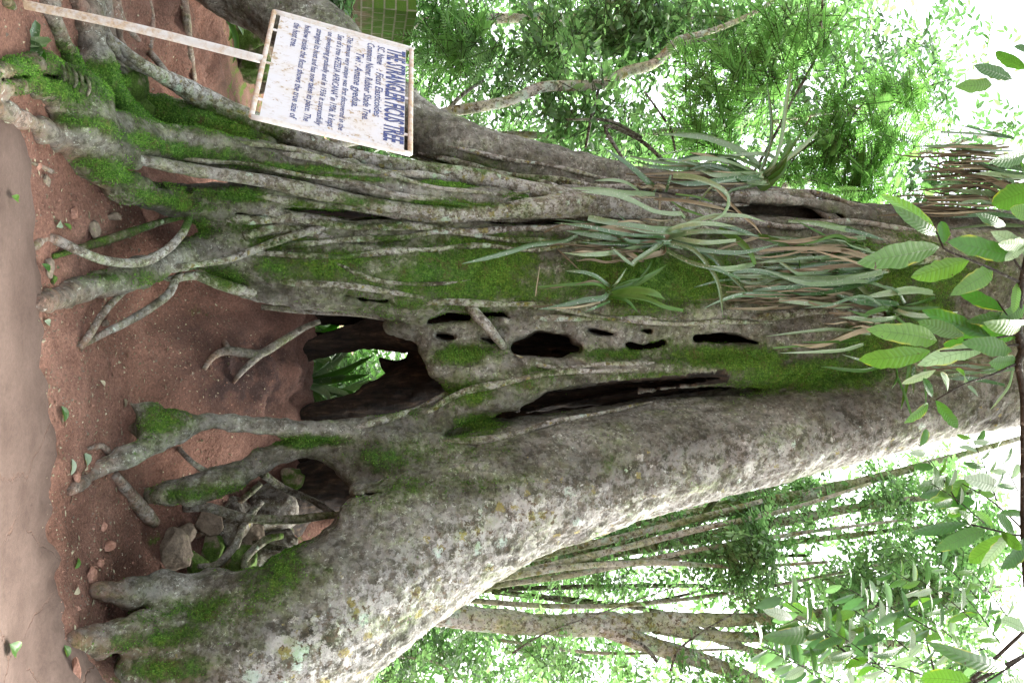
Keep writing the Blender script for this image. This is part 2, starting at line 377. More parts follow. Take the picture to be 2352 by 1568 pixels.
damp_shade = blob_attr(Vg, [(420, 760, 5.9, 90, 70, 0.8), (480, 840, 6.1, 110, 90, 0.85), (580, 860, 6.6, 130, 140, 1.25), (520, 950, 6.3, 60, 60, 0.55), (300, 480, 5.6, 80, 60, 0.5), (640, 700, 6.6, 60, 90, 0.7), (540, 110, 7.5, 110, 110, 1.0), (560, 30, 7.5, 110, 60, 0.9), (560, 1200, 6.6, 150, 130, 1.1)])  # wet patches, plus painted shade under arch, in right hollow, behind sign
gm = blob_attr(Vg, [(430, 700, 6.0, 60, 40, 0.45), (560, 120, 7.2, 60, 60, .5), (450, 1210, 6, 120, 60, .4), (330, 1270, 5.6, 50, 30, .5), (330, 1400, 5.5, 80, 60, .35), (300, 1560, 5.1, 130, 60, .5), (620, 1250, 6.6, 90, 90, .55)])
gm = np.maximum(gm, 0.5*sstep(Vg[:, 1], 7.4, 9))
tag(mesh_obj('ground', Vg, Fq, M_ground, attrs={'damp_shade': damp_shade, 'moss': gm}), kind='structure')
# pale trodden path in front of the bank, its far edge irregular
px_ = np.linspace(-3.4, 3.4, 240); t_ = np.concatenate([np.linspace(0, 0.8, 12)[:-1], np.linspace(0.8, 1, 50)])
edge = []
for x in px_:
    py = 784+x/4.6*FPX
    e = np.interp(py, [-600, 180, 300, 400, 500, 784, 900, 1050, 1200, 1350, 1568, 2200], [-80, -40, 22, 62, 80, 84, 92, 108, 98, 112, 132, 150])
    e += 5*math.sin(py*0.021)+3*math.sin(py*0.05+1)+1.5*math.sin(py*0.11)+random.uniform(-1.2, 1.2)
    d = ray(e, py); edge.append(-CAMH/d[2]*d[1])
edge = np.array(edge)
PX = np.repeat(px_[:, None], len(t_), 1); PY = 1.2+(edge[:, None]-1.2)*t_[None]
q = np.stack([PX.ravel(), PY.ravel(), 0*PX.ravel()], 1)
thick = 0.012*(1-np.repeat(t_[None]**14, 240, 0)).ravel()
PZ = np.maximum(H(PX, PY).ravel(), 0)+0.005+thick+0.006*fbm(q, 0.5, 3, 3)*(thick/0.022)
idp = np.arange(PX.size).reshape(PX.shape)
tag(mesh_obj('path', np.stack([PX.ravel(), PY.ravel(), PZ], 1), np.stack([idp[:-1, :-1], idp[1:, :-1], idp[1:, 1:], idp[:-1, 1:]], -1).reshape(-1, 4), M_path,
             attrs={'crack': sstep(PX.ravel(), 0.05, 0.5)}), kind='structure')
# ------------------------------------------------------------------ the strangler fig: a signed distance field turned into one mesh
GH = 0.018
GO = np.array([-3.3, 3.9, -0.35]); GN = ((np.array([3.15, 8.3, 7.7])-GO)/GH).astype(int)
S = np.full(GN, 5.0, np.float32)
gx = [(GO[i]+GH*np.arange(GN[i])).astype(np.float32) for i in range(3)]
def chain3(ch, snap=0.0):
    out = []
    for c in ch:
        px, py, Y, r = c
        q = P(px, py, Y) if Y else G(px, py, 0.35*r*4.8/FPX)
        k = (q[1] if Y is None else Y)/FPX
        out.append([*q, r*k])
    return np.array(out)
def add_chain(ch, k=0.04, sy=1.0, world=False, op='add', step=0.12):
    p = np.array(ch) if world else chain3(ch)
    p = catmull(p, step)
    for a, b in zip(p[:-1], p[1:]):
        rm = max(a[3], b[3]); pad = rm+k+3*GH
        lo = np.minimum(a[:3], b[:3])-pad; hi = np.maximum(a[:3], b[:3])+pad
        lo[1] = min(a[1], b[1])-pad/min(sy, 1.0) if sy < 1 else lo[1]; hi[1] = max(a[1], b[1])+pad/min(sy, 1.0) if sy < 1 else hi[1]
        i0 = np.maximum(((lo-GO)/GH).astype(int), 0); i1 = np.minimum(((hi-GO)/GH).astype(int)+2, GN)
        if (i1 <= i0).any(): continue
        X = gx[0][i0[0]:i1[0], None, None]-a[0]; Y = (gx[1][None, i0[1]:i1[1], None]-a[1])*sy; Z = gx[2][None, None, i0[2]:i1[2]]-a[2]
        d = b[:3]-a[:3]; d = d*np.array([1, sy, 1]); L = float(d@d)+1e-9
        t = np.clip((X*d[0]+Y*d[1]+Z*d[2])/L, 0, 1)
        D = np.sqrt((X-t*d[0])**2+(Y-t*d[1])**2+(Z-t*d[2])**2)-(a[3]+(b[3]-a[3])*t)
        sl_ = (slice(i0[0], i1[0]), slice(i0[1], i1[1]), slice(i0[2], i1[2])); o = S[sl_]
        if op == 'add':
            h = np.maximum(k-np.abs(o-D), 0)/k; S[sl_] = np.minimum(o, D)-h*h*k*0.25
        else:
            D = -D; h = np.maximum(k-np.abs(o-D), 0)/k; S[sl_] = np.maximum(o, D)+h*h*k*0.25
def hole(ch, y0, y1, k=0.03):
    """carve a tunnel along the line of sight; its section is a fat polyline (px, py, r)"""
    ch = np.array(ch, float); r = ch[:, 2].max()+14
    cs = np.array([P(ch[:, 0].min()-r, ch[:, 1].min()-r, y) for y in (y0, y1)]+[P(ch[:, 0].max()+r, ch[:, 1].max()+r, y) for y in (y0, y1)])
    lo = cs.min(0); hi = cs.max(0); lo[1] -= 0.1; hi[1] += 0.1
    i0 = np.maximum(((lo-GO)/GH).astype(int), 0); i1 = np.minimum(((hi-GO)/GH).astype(int)+2, GN)
    X = gx[0][i0[0]:i1[0], None, None]; Y = gx[1][None, i0[1]:i1[1], None]; Z = gx[2][None, None, i0[2]:i1[2]]-CAMH
    zf = Y*vF[1]+Z*vF[2]; u = 1176+FPX*(Y*vU[1]+Z*vU[2])/zf; v = 784+FPX*X/zf
    D = None
    for a, b in zip(ch[:-1], ch[1:]):
        d = b[:2]-a[:2]; L = d@d+1e-9; t = np.clip(((u-a[0])*d[0]+(v-a[1])*d[1])/L, 0, 1)
        e = np.hypot(u-a[0]-t*d[0], v-a[1]-t*d[1])-(a[2]+(b[2]-a[2])*t)
        D = e if D is None else np.minimum(D, e)
    D = D*(zf/FPX); D = np.maximum(D, np.maximum(y0-Y, Y-y1)); D = -D
    sl_ = (slice(i0[0], i1[0]), slice(i0[1], i1[1]), slice(i0[2], i1[2])); o = S[sl_]
    h = np.maximum(k-np.abs(o-D), 0)/k; S[sl_] = np.maximum(o, D)+h*h*k*0.25

# --- inside first: the rotten back wall and struts of the hollow
ROT = [
 [(980, 830, 7.35, 45), (1100, 840, 7.35, 90), (1300, 840, 7.4, 110), (1700, 820, 7.4, 130), (2100, 760, 7.4, 140), (2450, 720, 7.4, 160)],
 [(655, 818, 7.0, 16), (750, 792, 6.98, 20), (850, 768, 6.95, 22), (950, 775, 6.9, 34), (1050, 790, 6.9, 55)],
 [(672, 955, 6.95, 14), (780, 932, 6.95, 28), (880, 912, 6.95, 40), (960, 880, 6.95, 50), (1050, 850, 6.95, 60)],
 [(870, 830, 7.1, 12), (930, 860, 7.1, 28), (1000, 850, 7.1, 60)],
 [(1190, 925, 6.5, 24), (1300, 905, 6.52, 26), (1450, 890, 6.55, 24), (1620, 870, 6.6, 16)],
 [(560, 700, 7.5, 70), (800, 690, 7.5, 80), (1200, 690, 7.5, 110), (1700, 690, 7.5, 120), (2450, 690, 7.5, 150)],
 [(620, 1010, 7.3, 60), (900, 1030, 7.4, 100), (1300, 1010, 7.5, 130), (1800, 940, 7.5, 120), (2450, 800, 7.4, 105)],
 [(500, 520, 7.2, 40), (900, 530, 7.2, 60), (1300, 530, 7.2, 70), (1800, 540, 7.2, 80), (2450, 600, 7.2, 90)],
 [(1180, 950, 6.85, 40), (1300, 930, 6.85, 50), (1500, 900, 6.9, 50), (1750, 880, 6.95, 50)],
]
for c in ROT: add_chain(c, 0.08)
# --- outer columns
BARK = [
 # broad right buttress column
 ([(2600, 850, 6.9, 110), (2300, 885, 6.65, 92), (2000, 955, 6.45, 92), (1700, 1022, 6.3, 100), (1400, 1080, 6.2, 122), (1200, 1130, 6.1, 138), (1000, 1215, 6.0, 158), (800, 1335, 5.85, 182), (600, 1480, 5.72, 196), (450, 1590, 5.72, 190), (250, 1720, 5.75, 190)], 0.10, 1.0),
 ([(560, 1365, 5.75, 22), (480, 1365, 5.65, 30), (380, 1350, 5.5, 30), (300, 1365, 5.4, 26), (225, 1362, 5.3, 16)], 0.05, 1.0),
 ([(560, 1400, 5.6, 30), (450, 1430, 5.45, 38), (330, 1440, 5.3, 34), (230, 1470, 5.15, 30), (160, 1478, 5.0, 22)], 0.05, 1.0),
 ([(560, 1480, 5.45, 90), (420, 1530, 5.38, 66), (300, 1560, 5.28, 40)], 0.16, 1.0),
 ([(520, 1380, 5.62, 40), (400, 1392, 5.52, 34), (310, 1402, None, 20)], 0.12, 1.0),
 # mossy shoulder between net and buttress
 ([(760, 1010, 6.02, 30), (860, 1035, 6.02, 62), (1000, 1060, 6.12, 85), (1200, 1055, 6.25, 85), (1500, 1005, 6.4, 80), (1800, 955, 6.5, 80), (2100, 870, 6.65, 110), (2450, 800, 6.8, 150)], 0.09, 1.0),
 # leg A and its flared foot
 ([(160, 1125, None, 10), (220, 1085, 5.33, 17), (300, 1045, 5.45, 20), (360, 1010, 5.55, 22), (420, 978, 5.62, 22), (480, 966, 5.7, 17), (600, 976, 5.8, 17), (700, 984, 5.88, 22), (800, 1000, 5.98, 36), (880, 1020, 6.02, 45)], 0.04, 1.0),
 ([(295, 925, None, 8), (345, 945, 5.62, 15), (410, 968, 5.64, 20)], 0.09, 1.0),
 ([(300, 985, None, 10), (350, 985, 5.6, 18), (400, 980, 5.62, 20)], 0.09, 1.0),
 # leg B
 ([(345, 1140, None, 20), (440, 1128, 5.85, 28), (530, 1098, 5.9, 27), (600, 1055, 5.95, 22), (680, 1024, 5.98, 26), (760, 1030, 6.02, 28), (840, 1060, 6.05, 35)], 0.05, 1.0),
 ([(750, 1036, 6.02, 22), (806, 1090, 6.0, 26), (822, 1150, 6.0, 22), (800, 1190, 5.98, 18)], 0.05, 1.0),
 # centre strut
 ([(790, 985, 6.02, 24), (900, 985, 6.05, 34), (1000, 970, 6.08, 36), (1090, 930, 6.08, 40), (1250, 880, 6.1, 36), (1400, 868, 6.14, 34), (1600, 856, 6.2, 34), (1800, 842, 6.35, 45), (2000, 800, 6.5, 62), (2350, 760, 6.65, 95)], 0.05, 1.0),
 # perforated wall
 ([(905, 745, 6.25, 20), (1000, 742, 6.22, 45), (1200, 752, 6.27, 62), (1500, 758, 6.35, 72), (1800, 755, 6.45, 80), (2100, 735, 6.6, 90), (2450, 700, 6.75, 120)], 0.05, 1.0),
 ([(990, 800, 6.2, 30), (1060, 850, 6.2, 48), (1300, 832, 6.25, 55), (1600, 808, 6.35, 58), (1900, 790, 6.5, 70)], 0.07, 1.0),
 # mossy central column
 ([(420, 575, None, 22), (520, 592, 6.05, 48), (650, 622, 6.1, 62), (800, 640, 6.15, 74), (1000, 642, 6.2, 82), (1200, 640, 6.25, 84), (1500, 642, 6.35, 88), (1800, 640, 6.5, 98), (2100, 625, 6.6, 118), (2500, 640, 6.8, 160)], 0.05, 1.0),
 ([(560, 665, 6.02, 16), (680, 690, 6.08, 18), (800, 697, 6.1, 16), (930, 712, 6.12, 22), (1050, 722, 6.15, 20)], 0.05, 1.0),
 ([(90, 695, None, 16), (150, 682, 5.05, 24), (230, 655, 5.3, 26), (320, 622, 5.5, 26), (400, 592, 5.75, 26), (470, 572, 5.95, 34), (560, 560, 6.0, 40)], 0.06, 1.0),
 # left columns behind the strands
 ([(420, 470, 5.95, 30), (600, 500, 6.05, 46), (900, 525, 6.2, 58), (1200, 540, 6.3, 62), (1500, 545, 6.45, 70), (1800, 555, 6.6, 80), (2100, 560, 6.7, 85), (2500, 600, 6.8, 120)], 0.045, 1.0),
 ([(1000, 460, 6.35, 40), (1300, 470, 6.4, 45), (1600, 500, 6.5, 45), (1900, 530, 6.6, 45), (2300, 560, 6.7, 60)], 0.05, 1.0),
 # leaning limb behind the sign
 ([(470, -110, 7.2, 95), (600, -20, 7.1, 85), (700, 60, 7.0, 72), (820, 170, 6.9, 66), (950, 290, 6.8, 60), (1100, 348, 6.7, 54), (1300, 402, 6.65, 54), (1500, 445, 6.65, 50), (1750, 478, 6.7, 45), (2000, 520, 6.75, 52), (2450, 560, 6.85, 70)], 0.06, 1.0),
 # left root complex
 ([(-80, 178, None, 22), (0, 166, None, 20), (70, 152, None, 24), (130, 165, None, 26), (185, 190, 4.95, 32), (215, 225, 5.05, 30)], 0.04, 1.0),
 ([(-60, 214, None, 14), (20, 198, None, 13), (80, 200, None, 18), (135, 228, 4.9, 36), (190, 285, 5.05, 62), (240, 352, 5.25, 60), (290, 414, 5.45, 40), (350, 440, 5.62, 40), (450, 462, 5.85, 40), (600, 470, 5.98, 42), (760, 455, 6.05, 32), (900, 468, 6.08, 22)], 0.06, 1.0),
 ([(-10, 252, None, 12), (40, 268, None, 15), (95, 296, None, 18), (150, 330, None, 22), (220, 390, 5.3, 22)], 0.06, 1.0),
 ([(150, 215, 4.95, 30), (240, 290, 5.2, 42), (330, 322, 5.45, 42), (450, 340, 5.65, 38), (600, 362, 5.8, 36), (750, 393, 5.88, 36), (900, 425, 5.95, 35), (1050, 450, 6.02, 33), (1150, 460, 6.06, 29), (1200, 463, 6.08, 20)], 0.035, 1.0),
 ([(100, -40, None, 20), (130, 60, None, 22), (160, 130, None, 24), (190, 200, 5.05, 24)], 0.04, 1.0),
 ([(250, -40, None, 14), (262, 40, None, 14), (278, 100, None, 12), (300, 140, None, 10)], 0.04, 1.0),
 ([(330, 235, 5.95, 22), (420, 268, 6.0, 30), (520, 302, 6.05, 26), (620, 335, 6.05, 20)], 0.06, 1.0),
 ([(160, -40, None, 20), (185, 40, None, 20), (198, 110, None, 18), (215, 180, 5.2, 14)], 0.05, 1.0),
 ([(230, -40, None, 16), (240, 60, None, 15), (262, 130, None, 13), (290, 190, 5.5, 10)], 0.05, 1.0),
 ([(205, -40, None, 20), (214, 60, 5.25, 18), (230, 125, 5.3, 20), (252, 190, 5.3, 18), (300, 255, 5.45, 20), (350, 300, 5.55, 20)], 0.04, 1.0),
 # ridges and fused strands that groove the face of the trunk
 ([(470, 520, 5.95, 14), (600, 540, 5.98, 18), (800, 572, 6.02, 17), (1000, 590, 6.04, 12), (1150, 600, 6.1, 6)], 0.025, 1.0),
 ([(600, 600, 5.98, 16), (750, 607, 5.98, 20), (850, 622, 6.0, 12)], 0.03, 1.0),
 ([(640, 650, 5.98, 12), (800, 672, 6.0, 16), (950, 690, 6.04, 16), (1100, 690, 6.07, 10)], 0.03, 1.0),
 ([(1000, 540, 6.12, 14), (1200, 555, 6.14, 18), (1400, 570, 6.2, 14), (1600, 580, 6.3, 10)], 0.03, 1.0),
 ([(1250, 700, 6.08, 14), (1500, 715, 6.14, 18), (1750, 712, 6.2, 18), (2000, 690, 6.3, 14)], 0.03, 1.0),
 ([(1600, 735, 6.2, 12), (1800, 735, 6.25, 16), (2000, 722, 6.32, 12)], 0.03, 1.0),
 ([(930, 1000, 5.93, 8), (1050, 1010, 5.98, 14), (1180, 990, 6.03, 14), (1350, 965, 6.1, 8)], 0.035, 1.0),
 ([(1280, 800, 6.08, 8), (1400, 845, 6.04, 14), (1550, 838, 6.1, 14)], 0.03, 1.0),
 ([(450, 430, 5.68, 10), (560, 440, 5.78, 12), (700, 452, 5.9, 9)], 0.02, 1.0),
 
 ([(1650, 520, 6.35, 16), (1900, 535, 6.42, 22), (2150, 545, 6.5, 24)], 0.025, 1.0),
 ([(1560, 448, 6.45, 18), (1750, 458, 6.42, 20), (1900, 482, 6.45, 24), (2100, 505, 6.5, 26), (2350, 520, 6.6, 34)], 0.025, 1.0),
 ([(2000, 590, 6.2, 30), (2300, 600, 6.25, 40)], 0.04, 1.0),
]
for c, k, sy in BARK: add_chain(c, k, sy)
# --- the openings
for ch, y0, y1, k in [
 ([(1192, 800, 20), (1240, 790, 32), (1290, 795, 30), (1325, 803, 12)], 5.4, 7.0, 0.03),
 ([(1352, 757, 6), (1385, 764, 9), (1408, 768, 5)], 5.4, 6.9, 0.02),
 ([(1474, 757, 3), (1488, 760, 5), (1497, 762, 3)], 5.4, 6.9, 0.015),
 ([(1438, 788, 5), (1455, 797, 8), (1480, 799, 5), (1505, 793, 7), (1524, 786, 5)], 5.4, 6.9, 0.02),
 ([(1600, 777, 8), (1650, 772, 12), (1700, 780, 9), (1740, 788, 3)], 5.4, 7.0, 0.025),
 ([(1005, 770, 4), (1025, 773, 7), (1042, 775, 4)], 5.4, 6.9, 0.02),
 ([(1105, 778, 4), (1135, 782, 7), (1148, 785, 4)], 5.4, 6.9, 0.02),
 ([(985, 738, 4), (1030, 728, 9), (1075, 728, 8)], 5.4, 6.9, 0.02),
 ([(1110, 722, 9), (1150, 722, 8), (1170, 730, 5)], 5.4, 6.9, 0.02),
 ([(789, 676, 5), (830, 683, 7), (870, 690, 5), (905, 694, 2)], 5.4, 6.8, 0.02),
 ([(1200, 938, 6), (1260, 915, 13), (1350, 900, 12), (1450, 888, 9), (1560, 878, 6), (1650, 866, 2)], 5.4, 6.7, 0.02),
 ([(1025, 1000, 8), (1070, 985, 16), (1130, 962, 16), (1175, 945, 6)], 5.4, 6.1, 0.04),
 ([(800, 1143, 3), (840, 1136, 4), (885, 1133, 3)], 5.4, 6.5, 0.015),
 ([(540, 488, 4), (570, 498, 9), (600, 503, 8), (645, 503, 3)], 5.2, 6.6, 0.02),
 ([(1120, 512, 3), (1180, 512, 6), (1260, 513, 6), (1360, 508, 3)], 5.2, 6.5, 0.02),
 ([(290, 388, 6), (350, 402, 15), (430, 412, 14), (520, 422, 5)], 4.8, 6.2, 0.03),
 ([(650, 481, 3), (720, 488, 7), (800, 494, 7), (880, 496, 5), (960, 500, 2)], 5.2, 6.5, 0.02),
 ([(1640, 478, 5), (1720, 482, 12), (1830, 487, 12), (1930, 503, 6)], 5.6, 6.62, 0.03),
 ([(355, 428, 2), (372, 431, 4), (388, 434, 2)], 4.8, 6.2, 0.02),
 ([(425, 437, 2), (437, 438, 3)], 4.8, 6.2, 0.02),
 ([(175, 182, 6), (200, 190, 8)], 4.4, 5.4, 0.02),
 ([(95, 170, 5), (125, 178, 9)], 4.4, 4.9, 0.02),
 ([(0, 182, 4), (60, 175, 6)], 4.0, 5.2, 0.02),
  # a sunken oval in the perforated wall
 ([(1000, 745, 14), (1060, 738, 26), (1120, 745, 24), (1150, 760, 12)], 5.4, 6.09, 0.05),
 ([(1345, 750, 10), (1420, 752, 8)], 5.4, 6.07, 0.04),
 # the large arch over the red bank
 ([(640, 760, 40), (720, 775, 38), (820, 790, 40), (900, 800, 30)], 5.3, 6.75, 0.04),
 ([(560, 880, 70), (700, 880, 80), (820, 890, 62), (900, 880, 60), (985, 892, 22)], 5.3, 6.75, 0.04),
 ([(640, 820, 60), (760, 830, 50), (880, 830, 40), (950, 850, 34)], 5.3, 6.75, 0.04),
 # window through the back
 ([(690, 865, 30), (760, 862, 40), (850, 840, 24)], 5.5, 8.3, 0.03),
 ([(700, 910, 10), (720, 905, 16), (800, 880, 26)], 5.5, 8.3, 0.03),
 ([(690, 758, 10), (760, 752, 9), (815, 744, 4)], 5.5, 8.3, 0.02),
 ([(925, 815, 3), (940, 808, 4)], 5.5, 8.3, 0.015),
 ([(1270, 808, 2), (1295, 806, 2)], 6.0, 8.3, 0.01),
 # lower right hollow
 ([(590, 1130, 30), (660, 1110, 45), (730, 1110, 48), (768, 1130, 36)], 5.2, 6.9, 0.04),
 ([(540, 1200, 50), (620, 1210, 70), (700, 1185, 60), (745, 1180, 36)], 5.2, 6.9, 0.04),
 ([(470, 1240, 60), (540, 1270, 45), (590, 1270, 35)], 5.2, 6.5, 0.04),
 ]: hole(ch, y0, y1, k)
# things that sit inside the carved hollows, added back after carving
BACK = [
 [(600, 1260, 6.9, 60), (640, 1180, 6.95, 60), (700, 1120, 7.0, 50), (800, 1100, 7.0, 70)],
 [(655, 818, 7.0, 14), (750, 792, 6.98, 18), (850, 768, 6.95, 20), (930, 765, 6.95, 26)],
]
add_chain(BACK[0], 0.05); add_chain(BACK[1], 0.05)
S[0] = S[-1] = 1; S[:, 0] = S[:, -1] = 1; S[:, :, 0] = S[:, :, -1] = 1

def surface_nets(S, O, h):
    B = S < 0
    c = B[:-1, :-1, :-1].astype(np.int8)
    for dx in (0, 1):
        for dy in (0, 1):
            for dz in (0, 1):
                if dx+dy+dz: c = c+B[dx:B.shape[0]-1+dx, dy:B.shape[1]-1+dy, dz:B.shape[2]-1+dz]
    I = np.argwhere((c > 0) & (c < 8)); n = len(I)
    vid = np.full(c.shape, -1, np.int32); vid[I[:, 0], I[:, 1], I[:, 2]] = np.arange(n)
    acc = np.zeros((n, 3)); cnt = np.zeros(n)
    cor = [(a, b, d) for a in (0, 1) for b in (0, 1) for d in (0, 1)]
    vals = {q: S[I[:, 0]+q[0], I[:, 1]+q[1], I[:, 2]+q[2]] for q in cor}
    for q in cor:
        for ax in range(3):
            if q[ax] == 0:
                q2 = tuple(q[i]+(i == ax) for i in range(3)); a, b = vals[q], vals[q2]
                m = (a < 0) != (b < 0); t = np.where(m, a/np.where(m, a-b, 1), 0)
                p = np.zeros((n, 3)); p += q; p[:, ax] += t
                acc += p*m[:, None]; cnt += m
    V = O+h*(I+acc/cnt[:, None])
    F = []
    for ax in range(3):
        u, v = [(1, 2), (2, 0), (0, 1)][ax]
        s0 = [slice(1, -1)]*3; s1 = [slice(1, -1)]*3
        s0[ax] = slice(0, -1); s1[ax] = slice(1, None)
        a = B[tuple(s0)]; b = B[tuple(s1)]
        E = np.argwhere(a != b)
        if not len(E): continue
        fl = a[E[:, 0], E[:, 1], E[:, 2]]
        off = np.ones(3, int); off[ax] = 0; E = E+off
        def g(du, dv):
            e = E.copy(); e[:, u] -= du; e[:, v] -= dv; return vid[e[:, 0], e[:, 1], e[:, 2]]
        q = np.stack([g(1, 1), g(0, 1), g(0, 0), g(1, 0)], 1)
        q[~fl] = q[~fl][:, ::-1]; F.append(q)
    F = np.concatenate(F); F = F[(F >= 0).all(1)]
    return V, F
TV, TF = surface_nets(S, GO, GH)
del S
# drop the part under the terrain
zt = H(TV[:, 0], TV[:, 1])
keepf = (TV[TF][:, :, 2] > zt[TF]-0.12).any(1)
TF = TF[keepf]; used = np.zeros(len(TV), bool); used[TF.ravel()] = True
rm = np.cumsum(used)-1; TV = TV[used]; TF = rm[TF]
def vnormals(V, F):
    n = np.cross(V[F[:, 2]]-V[F[:, 0]], V[F[:, 3]]-V[F[:, 1]]); N = np.zeros_like(V)
    for k in range(4):
        for j in range(3): N[:, j] += np.bincount(F[:, k], n[:, j], len(V))
    return N/(np.linalg.norm(N, axis=1)[:, None]+1e-9)
TN = vnormals(TV, TF)
# flutes, knots and wrinkles
zs = TV*np.array([1, 1, 0.22])
disp = 0.020*fbm(zs, 0.17, 3, 40)+0.010*fbm(TV, 0.11, 3, 50)+0.005*fbm(TV, 0.035, 2, 60)
wave = noise(TV*np.array([0.5, 0.5, 1]), 0.05, 70); disp += 0.0025*wave
TV = TV+TN*disp[:, None]
def seg_dist(V, ch):
    p = catmull(chain3(ch), 0.2); D = np.full(len(V), 9.0)
    for a, b in zip(p[:-1], p[1:]):
        m = (np.abs(V[:, 0]-(a[0]+b[0])/2) < 1.2) & (np.abs(V[:, 2]-(a[2]+b[2])/2) < 1.2)
        if not m.any(): continue
        q = V[m]-a[:3]; d = b[:3]-a[:3]; t = np.clip(q@d/(d@d+1e-9), 0, 1)
        D[m] = np.minimum(D[m], np.linalg.norm(q-t[:, None]*d, axis=1)-(a[3]+(b[3]-a[3])*t))
    return D
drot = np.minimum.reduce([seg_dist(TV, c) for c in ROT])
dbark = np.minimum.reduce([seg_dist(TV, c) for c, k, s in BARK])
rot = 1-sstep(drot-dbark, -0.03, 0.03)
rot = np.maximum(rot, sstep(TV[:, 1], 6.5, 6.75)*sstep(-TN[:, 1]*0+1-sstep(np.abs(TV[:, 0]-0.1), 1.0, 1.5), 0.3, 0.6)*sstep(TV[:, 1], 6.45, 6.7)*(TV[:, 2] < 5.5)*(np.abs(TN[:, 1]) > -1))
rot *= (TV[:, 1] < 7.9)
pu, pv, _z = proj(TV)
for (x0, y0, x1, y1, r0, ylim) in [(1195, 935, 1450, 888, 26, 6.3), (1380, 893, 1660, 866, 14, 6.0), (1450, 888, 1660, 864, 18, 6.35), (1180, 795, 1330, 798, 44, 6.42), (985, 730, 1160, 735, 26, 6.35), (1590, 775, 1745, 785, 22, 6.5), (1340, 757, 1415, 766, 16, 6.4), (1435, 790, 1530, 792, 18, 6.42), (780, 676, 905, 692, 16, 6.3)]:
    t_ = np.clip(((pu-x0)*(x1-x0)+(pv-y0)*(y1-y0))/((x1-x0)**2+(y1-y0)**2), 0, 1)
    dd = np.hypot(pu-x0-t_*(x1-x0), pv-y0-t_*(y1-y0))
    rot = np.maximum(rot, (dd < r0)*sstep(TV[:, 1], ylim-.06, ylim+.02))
MOSS = [  # px, py, depth, radius up, radius sideways, strength
 (1100, 640, 6, 330, 75, .62), (1500, 640, 6.2, 300, 70, .8), (1100, 600, 6, 200, 40, .7), (700, 620, 6, 160, 35, .6), (620, 560, 6, 120, 25, .5),
 (1250, 855, 6.1, 90, 16, .45), (1060, 812, 6.1, 70, 22, .75), (1400, 812, 6.2, 90, 18, .7), (1650, 820, 6.3, 160, 28, .95), (1850, 860, 6.4, 200, 35, 1.0), (1080, 900, 6.1, 80, 35, .6),
 (1100, 970, 6, 60, 22, .85), (700, 1012, 5.9, 100, 14, 1.0), (900, 1040, 6, 130, 40, .5), (1000, 1090, 6, 150, 40, .4), (1060, 1000, 6, 100, 60, .35),
 (160, 235, 5, 60, 30, .62), (215, 300, 5.1, 70, 16, .5), (240, 385, 5.2, 60, 12, .5), (300, 425, 5.5, 60, 16, .6), (400, 468, 5.7, 90, 16, .7), (480, 450, 5.8, 90, 20, .55), (560, 520, 5.9, 60, 26, .5), (470, 525, 5.9, 50, 24, .6),
 (420, 352, 5.6, 130, 18, .68), (650, 388, 5.8, 160, 9, .65), (800, 412, 5.85, 120, 7, .75), (1050, 472, 6, 110, 9, .85), (1180, 450, 6, 50, 9, .5), (450, 290, 6, 150, 40, 1.05), (350, 240, 5.9, 80, 30, .9), (560, 455, 5.9, 60, 14, .9), (850, 470, 6, 80, 10, .7),
 (1000, 400, 6.6, 120, 25, .75), (1120, 420, 6.6, 120, 14, .7), (1030, 432, 6.1, 60, 8, 1.0),
 (480, 1370, 5.6, 110, 24, .56), (400, 1440, 5.4, 120, 26, .5), (400, 1510, 5.3, 110, 30, .48), (540, 1340, 5.7, 40, 20, .5),
 (390, 960, 5.6, 60, 40, .55), (470, 1130, 5.8, 110, 22, .55), (300, 640, 5.5, 120, 20, .35), (250, 220, 5.3, 60, 10, .4), (1450, 545, 6.3, 250, 30, .4), (2000, 640, 6.5, 300, 90, .6), (1250, 560, 6.2, 200, 20, .5), (800, 600, 6, 200, 30, .5), (520, 640, 5.95, 60, 40, .65), (2100, 720, 6.4, 120, 60, .6), (900, 940, 6, 100, 25, .4), (950, 700, 6.1, 80, 16, .45), (1350, 725, 6.2, 160, 16, .42), (1150, 880, 6.1, 120, 16, .45), (1500, 860, 6.2, 160, 14, .5), (1000, 560, 6.1, 200, 24, .5), (760, 480, 6, 160, 14, .5), (900, 520, 6, 160, 14, .45), (1080, 1000, 6, 90, 20, .5), (2000, 800, 6.5, 200, 60, .6), (660, 1180, 6.9, 60, 50, .6)]
def moss_of(V):
    k = np.full(len(V), -0.08)
    for (px, py, Y, rx, ry, s) in MOSS:
        c = P(px, py, Y); q = Y/FPX
        d = ((V[:, 2]-c[2])/(rx*q))**2+((V[:, 0]-c[0])/(ry*q))**2
        k = np.maximum(k, s*np.exp(-d*0.8))
    return k
mfb = fbm(TV, 0.17, 3, 81)
tmoss = (moss_of(TV)*1.12+0.20*mfb-0.02)*(1-rot)*(1-0.6*sstep(TV[:, 1], 6.7, 7.2)*(TV[:, 2] > 2.2))
RC = chain3(BARK[0][0])
xr = 0.16+np.interp(TV[:, 2], RC[::-1, 2], RC[::-1, 0])
lich = 0.26+0.74*sstep(TV[:, 0]-xr, -0.42, -0.12)
lich = lich*(1-0.35*sstep(TV[:, 2], 3.0, 5.5))
gz = TV[:, 2]-H(TV[:, 0], TV[:, 1])
hs_ = 0.17+0.5*sstep(TV[:, 0], 1.25, 1.9)
soil = 0.95*(1-sstep((gz+0.07*noise(TV, 0.2, 5)+0.12*noise(TV, .45, 6)*(hs_ > .3))/hs_, -0.1, 1.0))
pu, pv, pz = proj(TV); SQ = 7.0
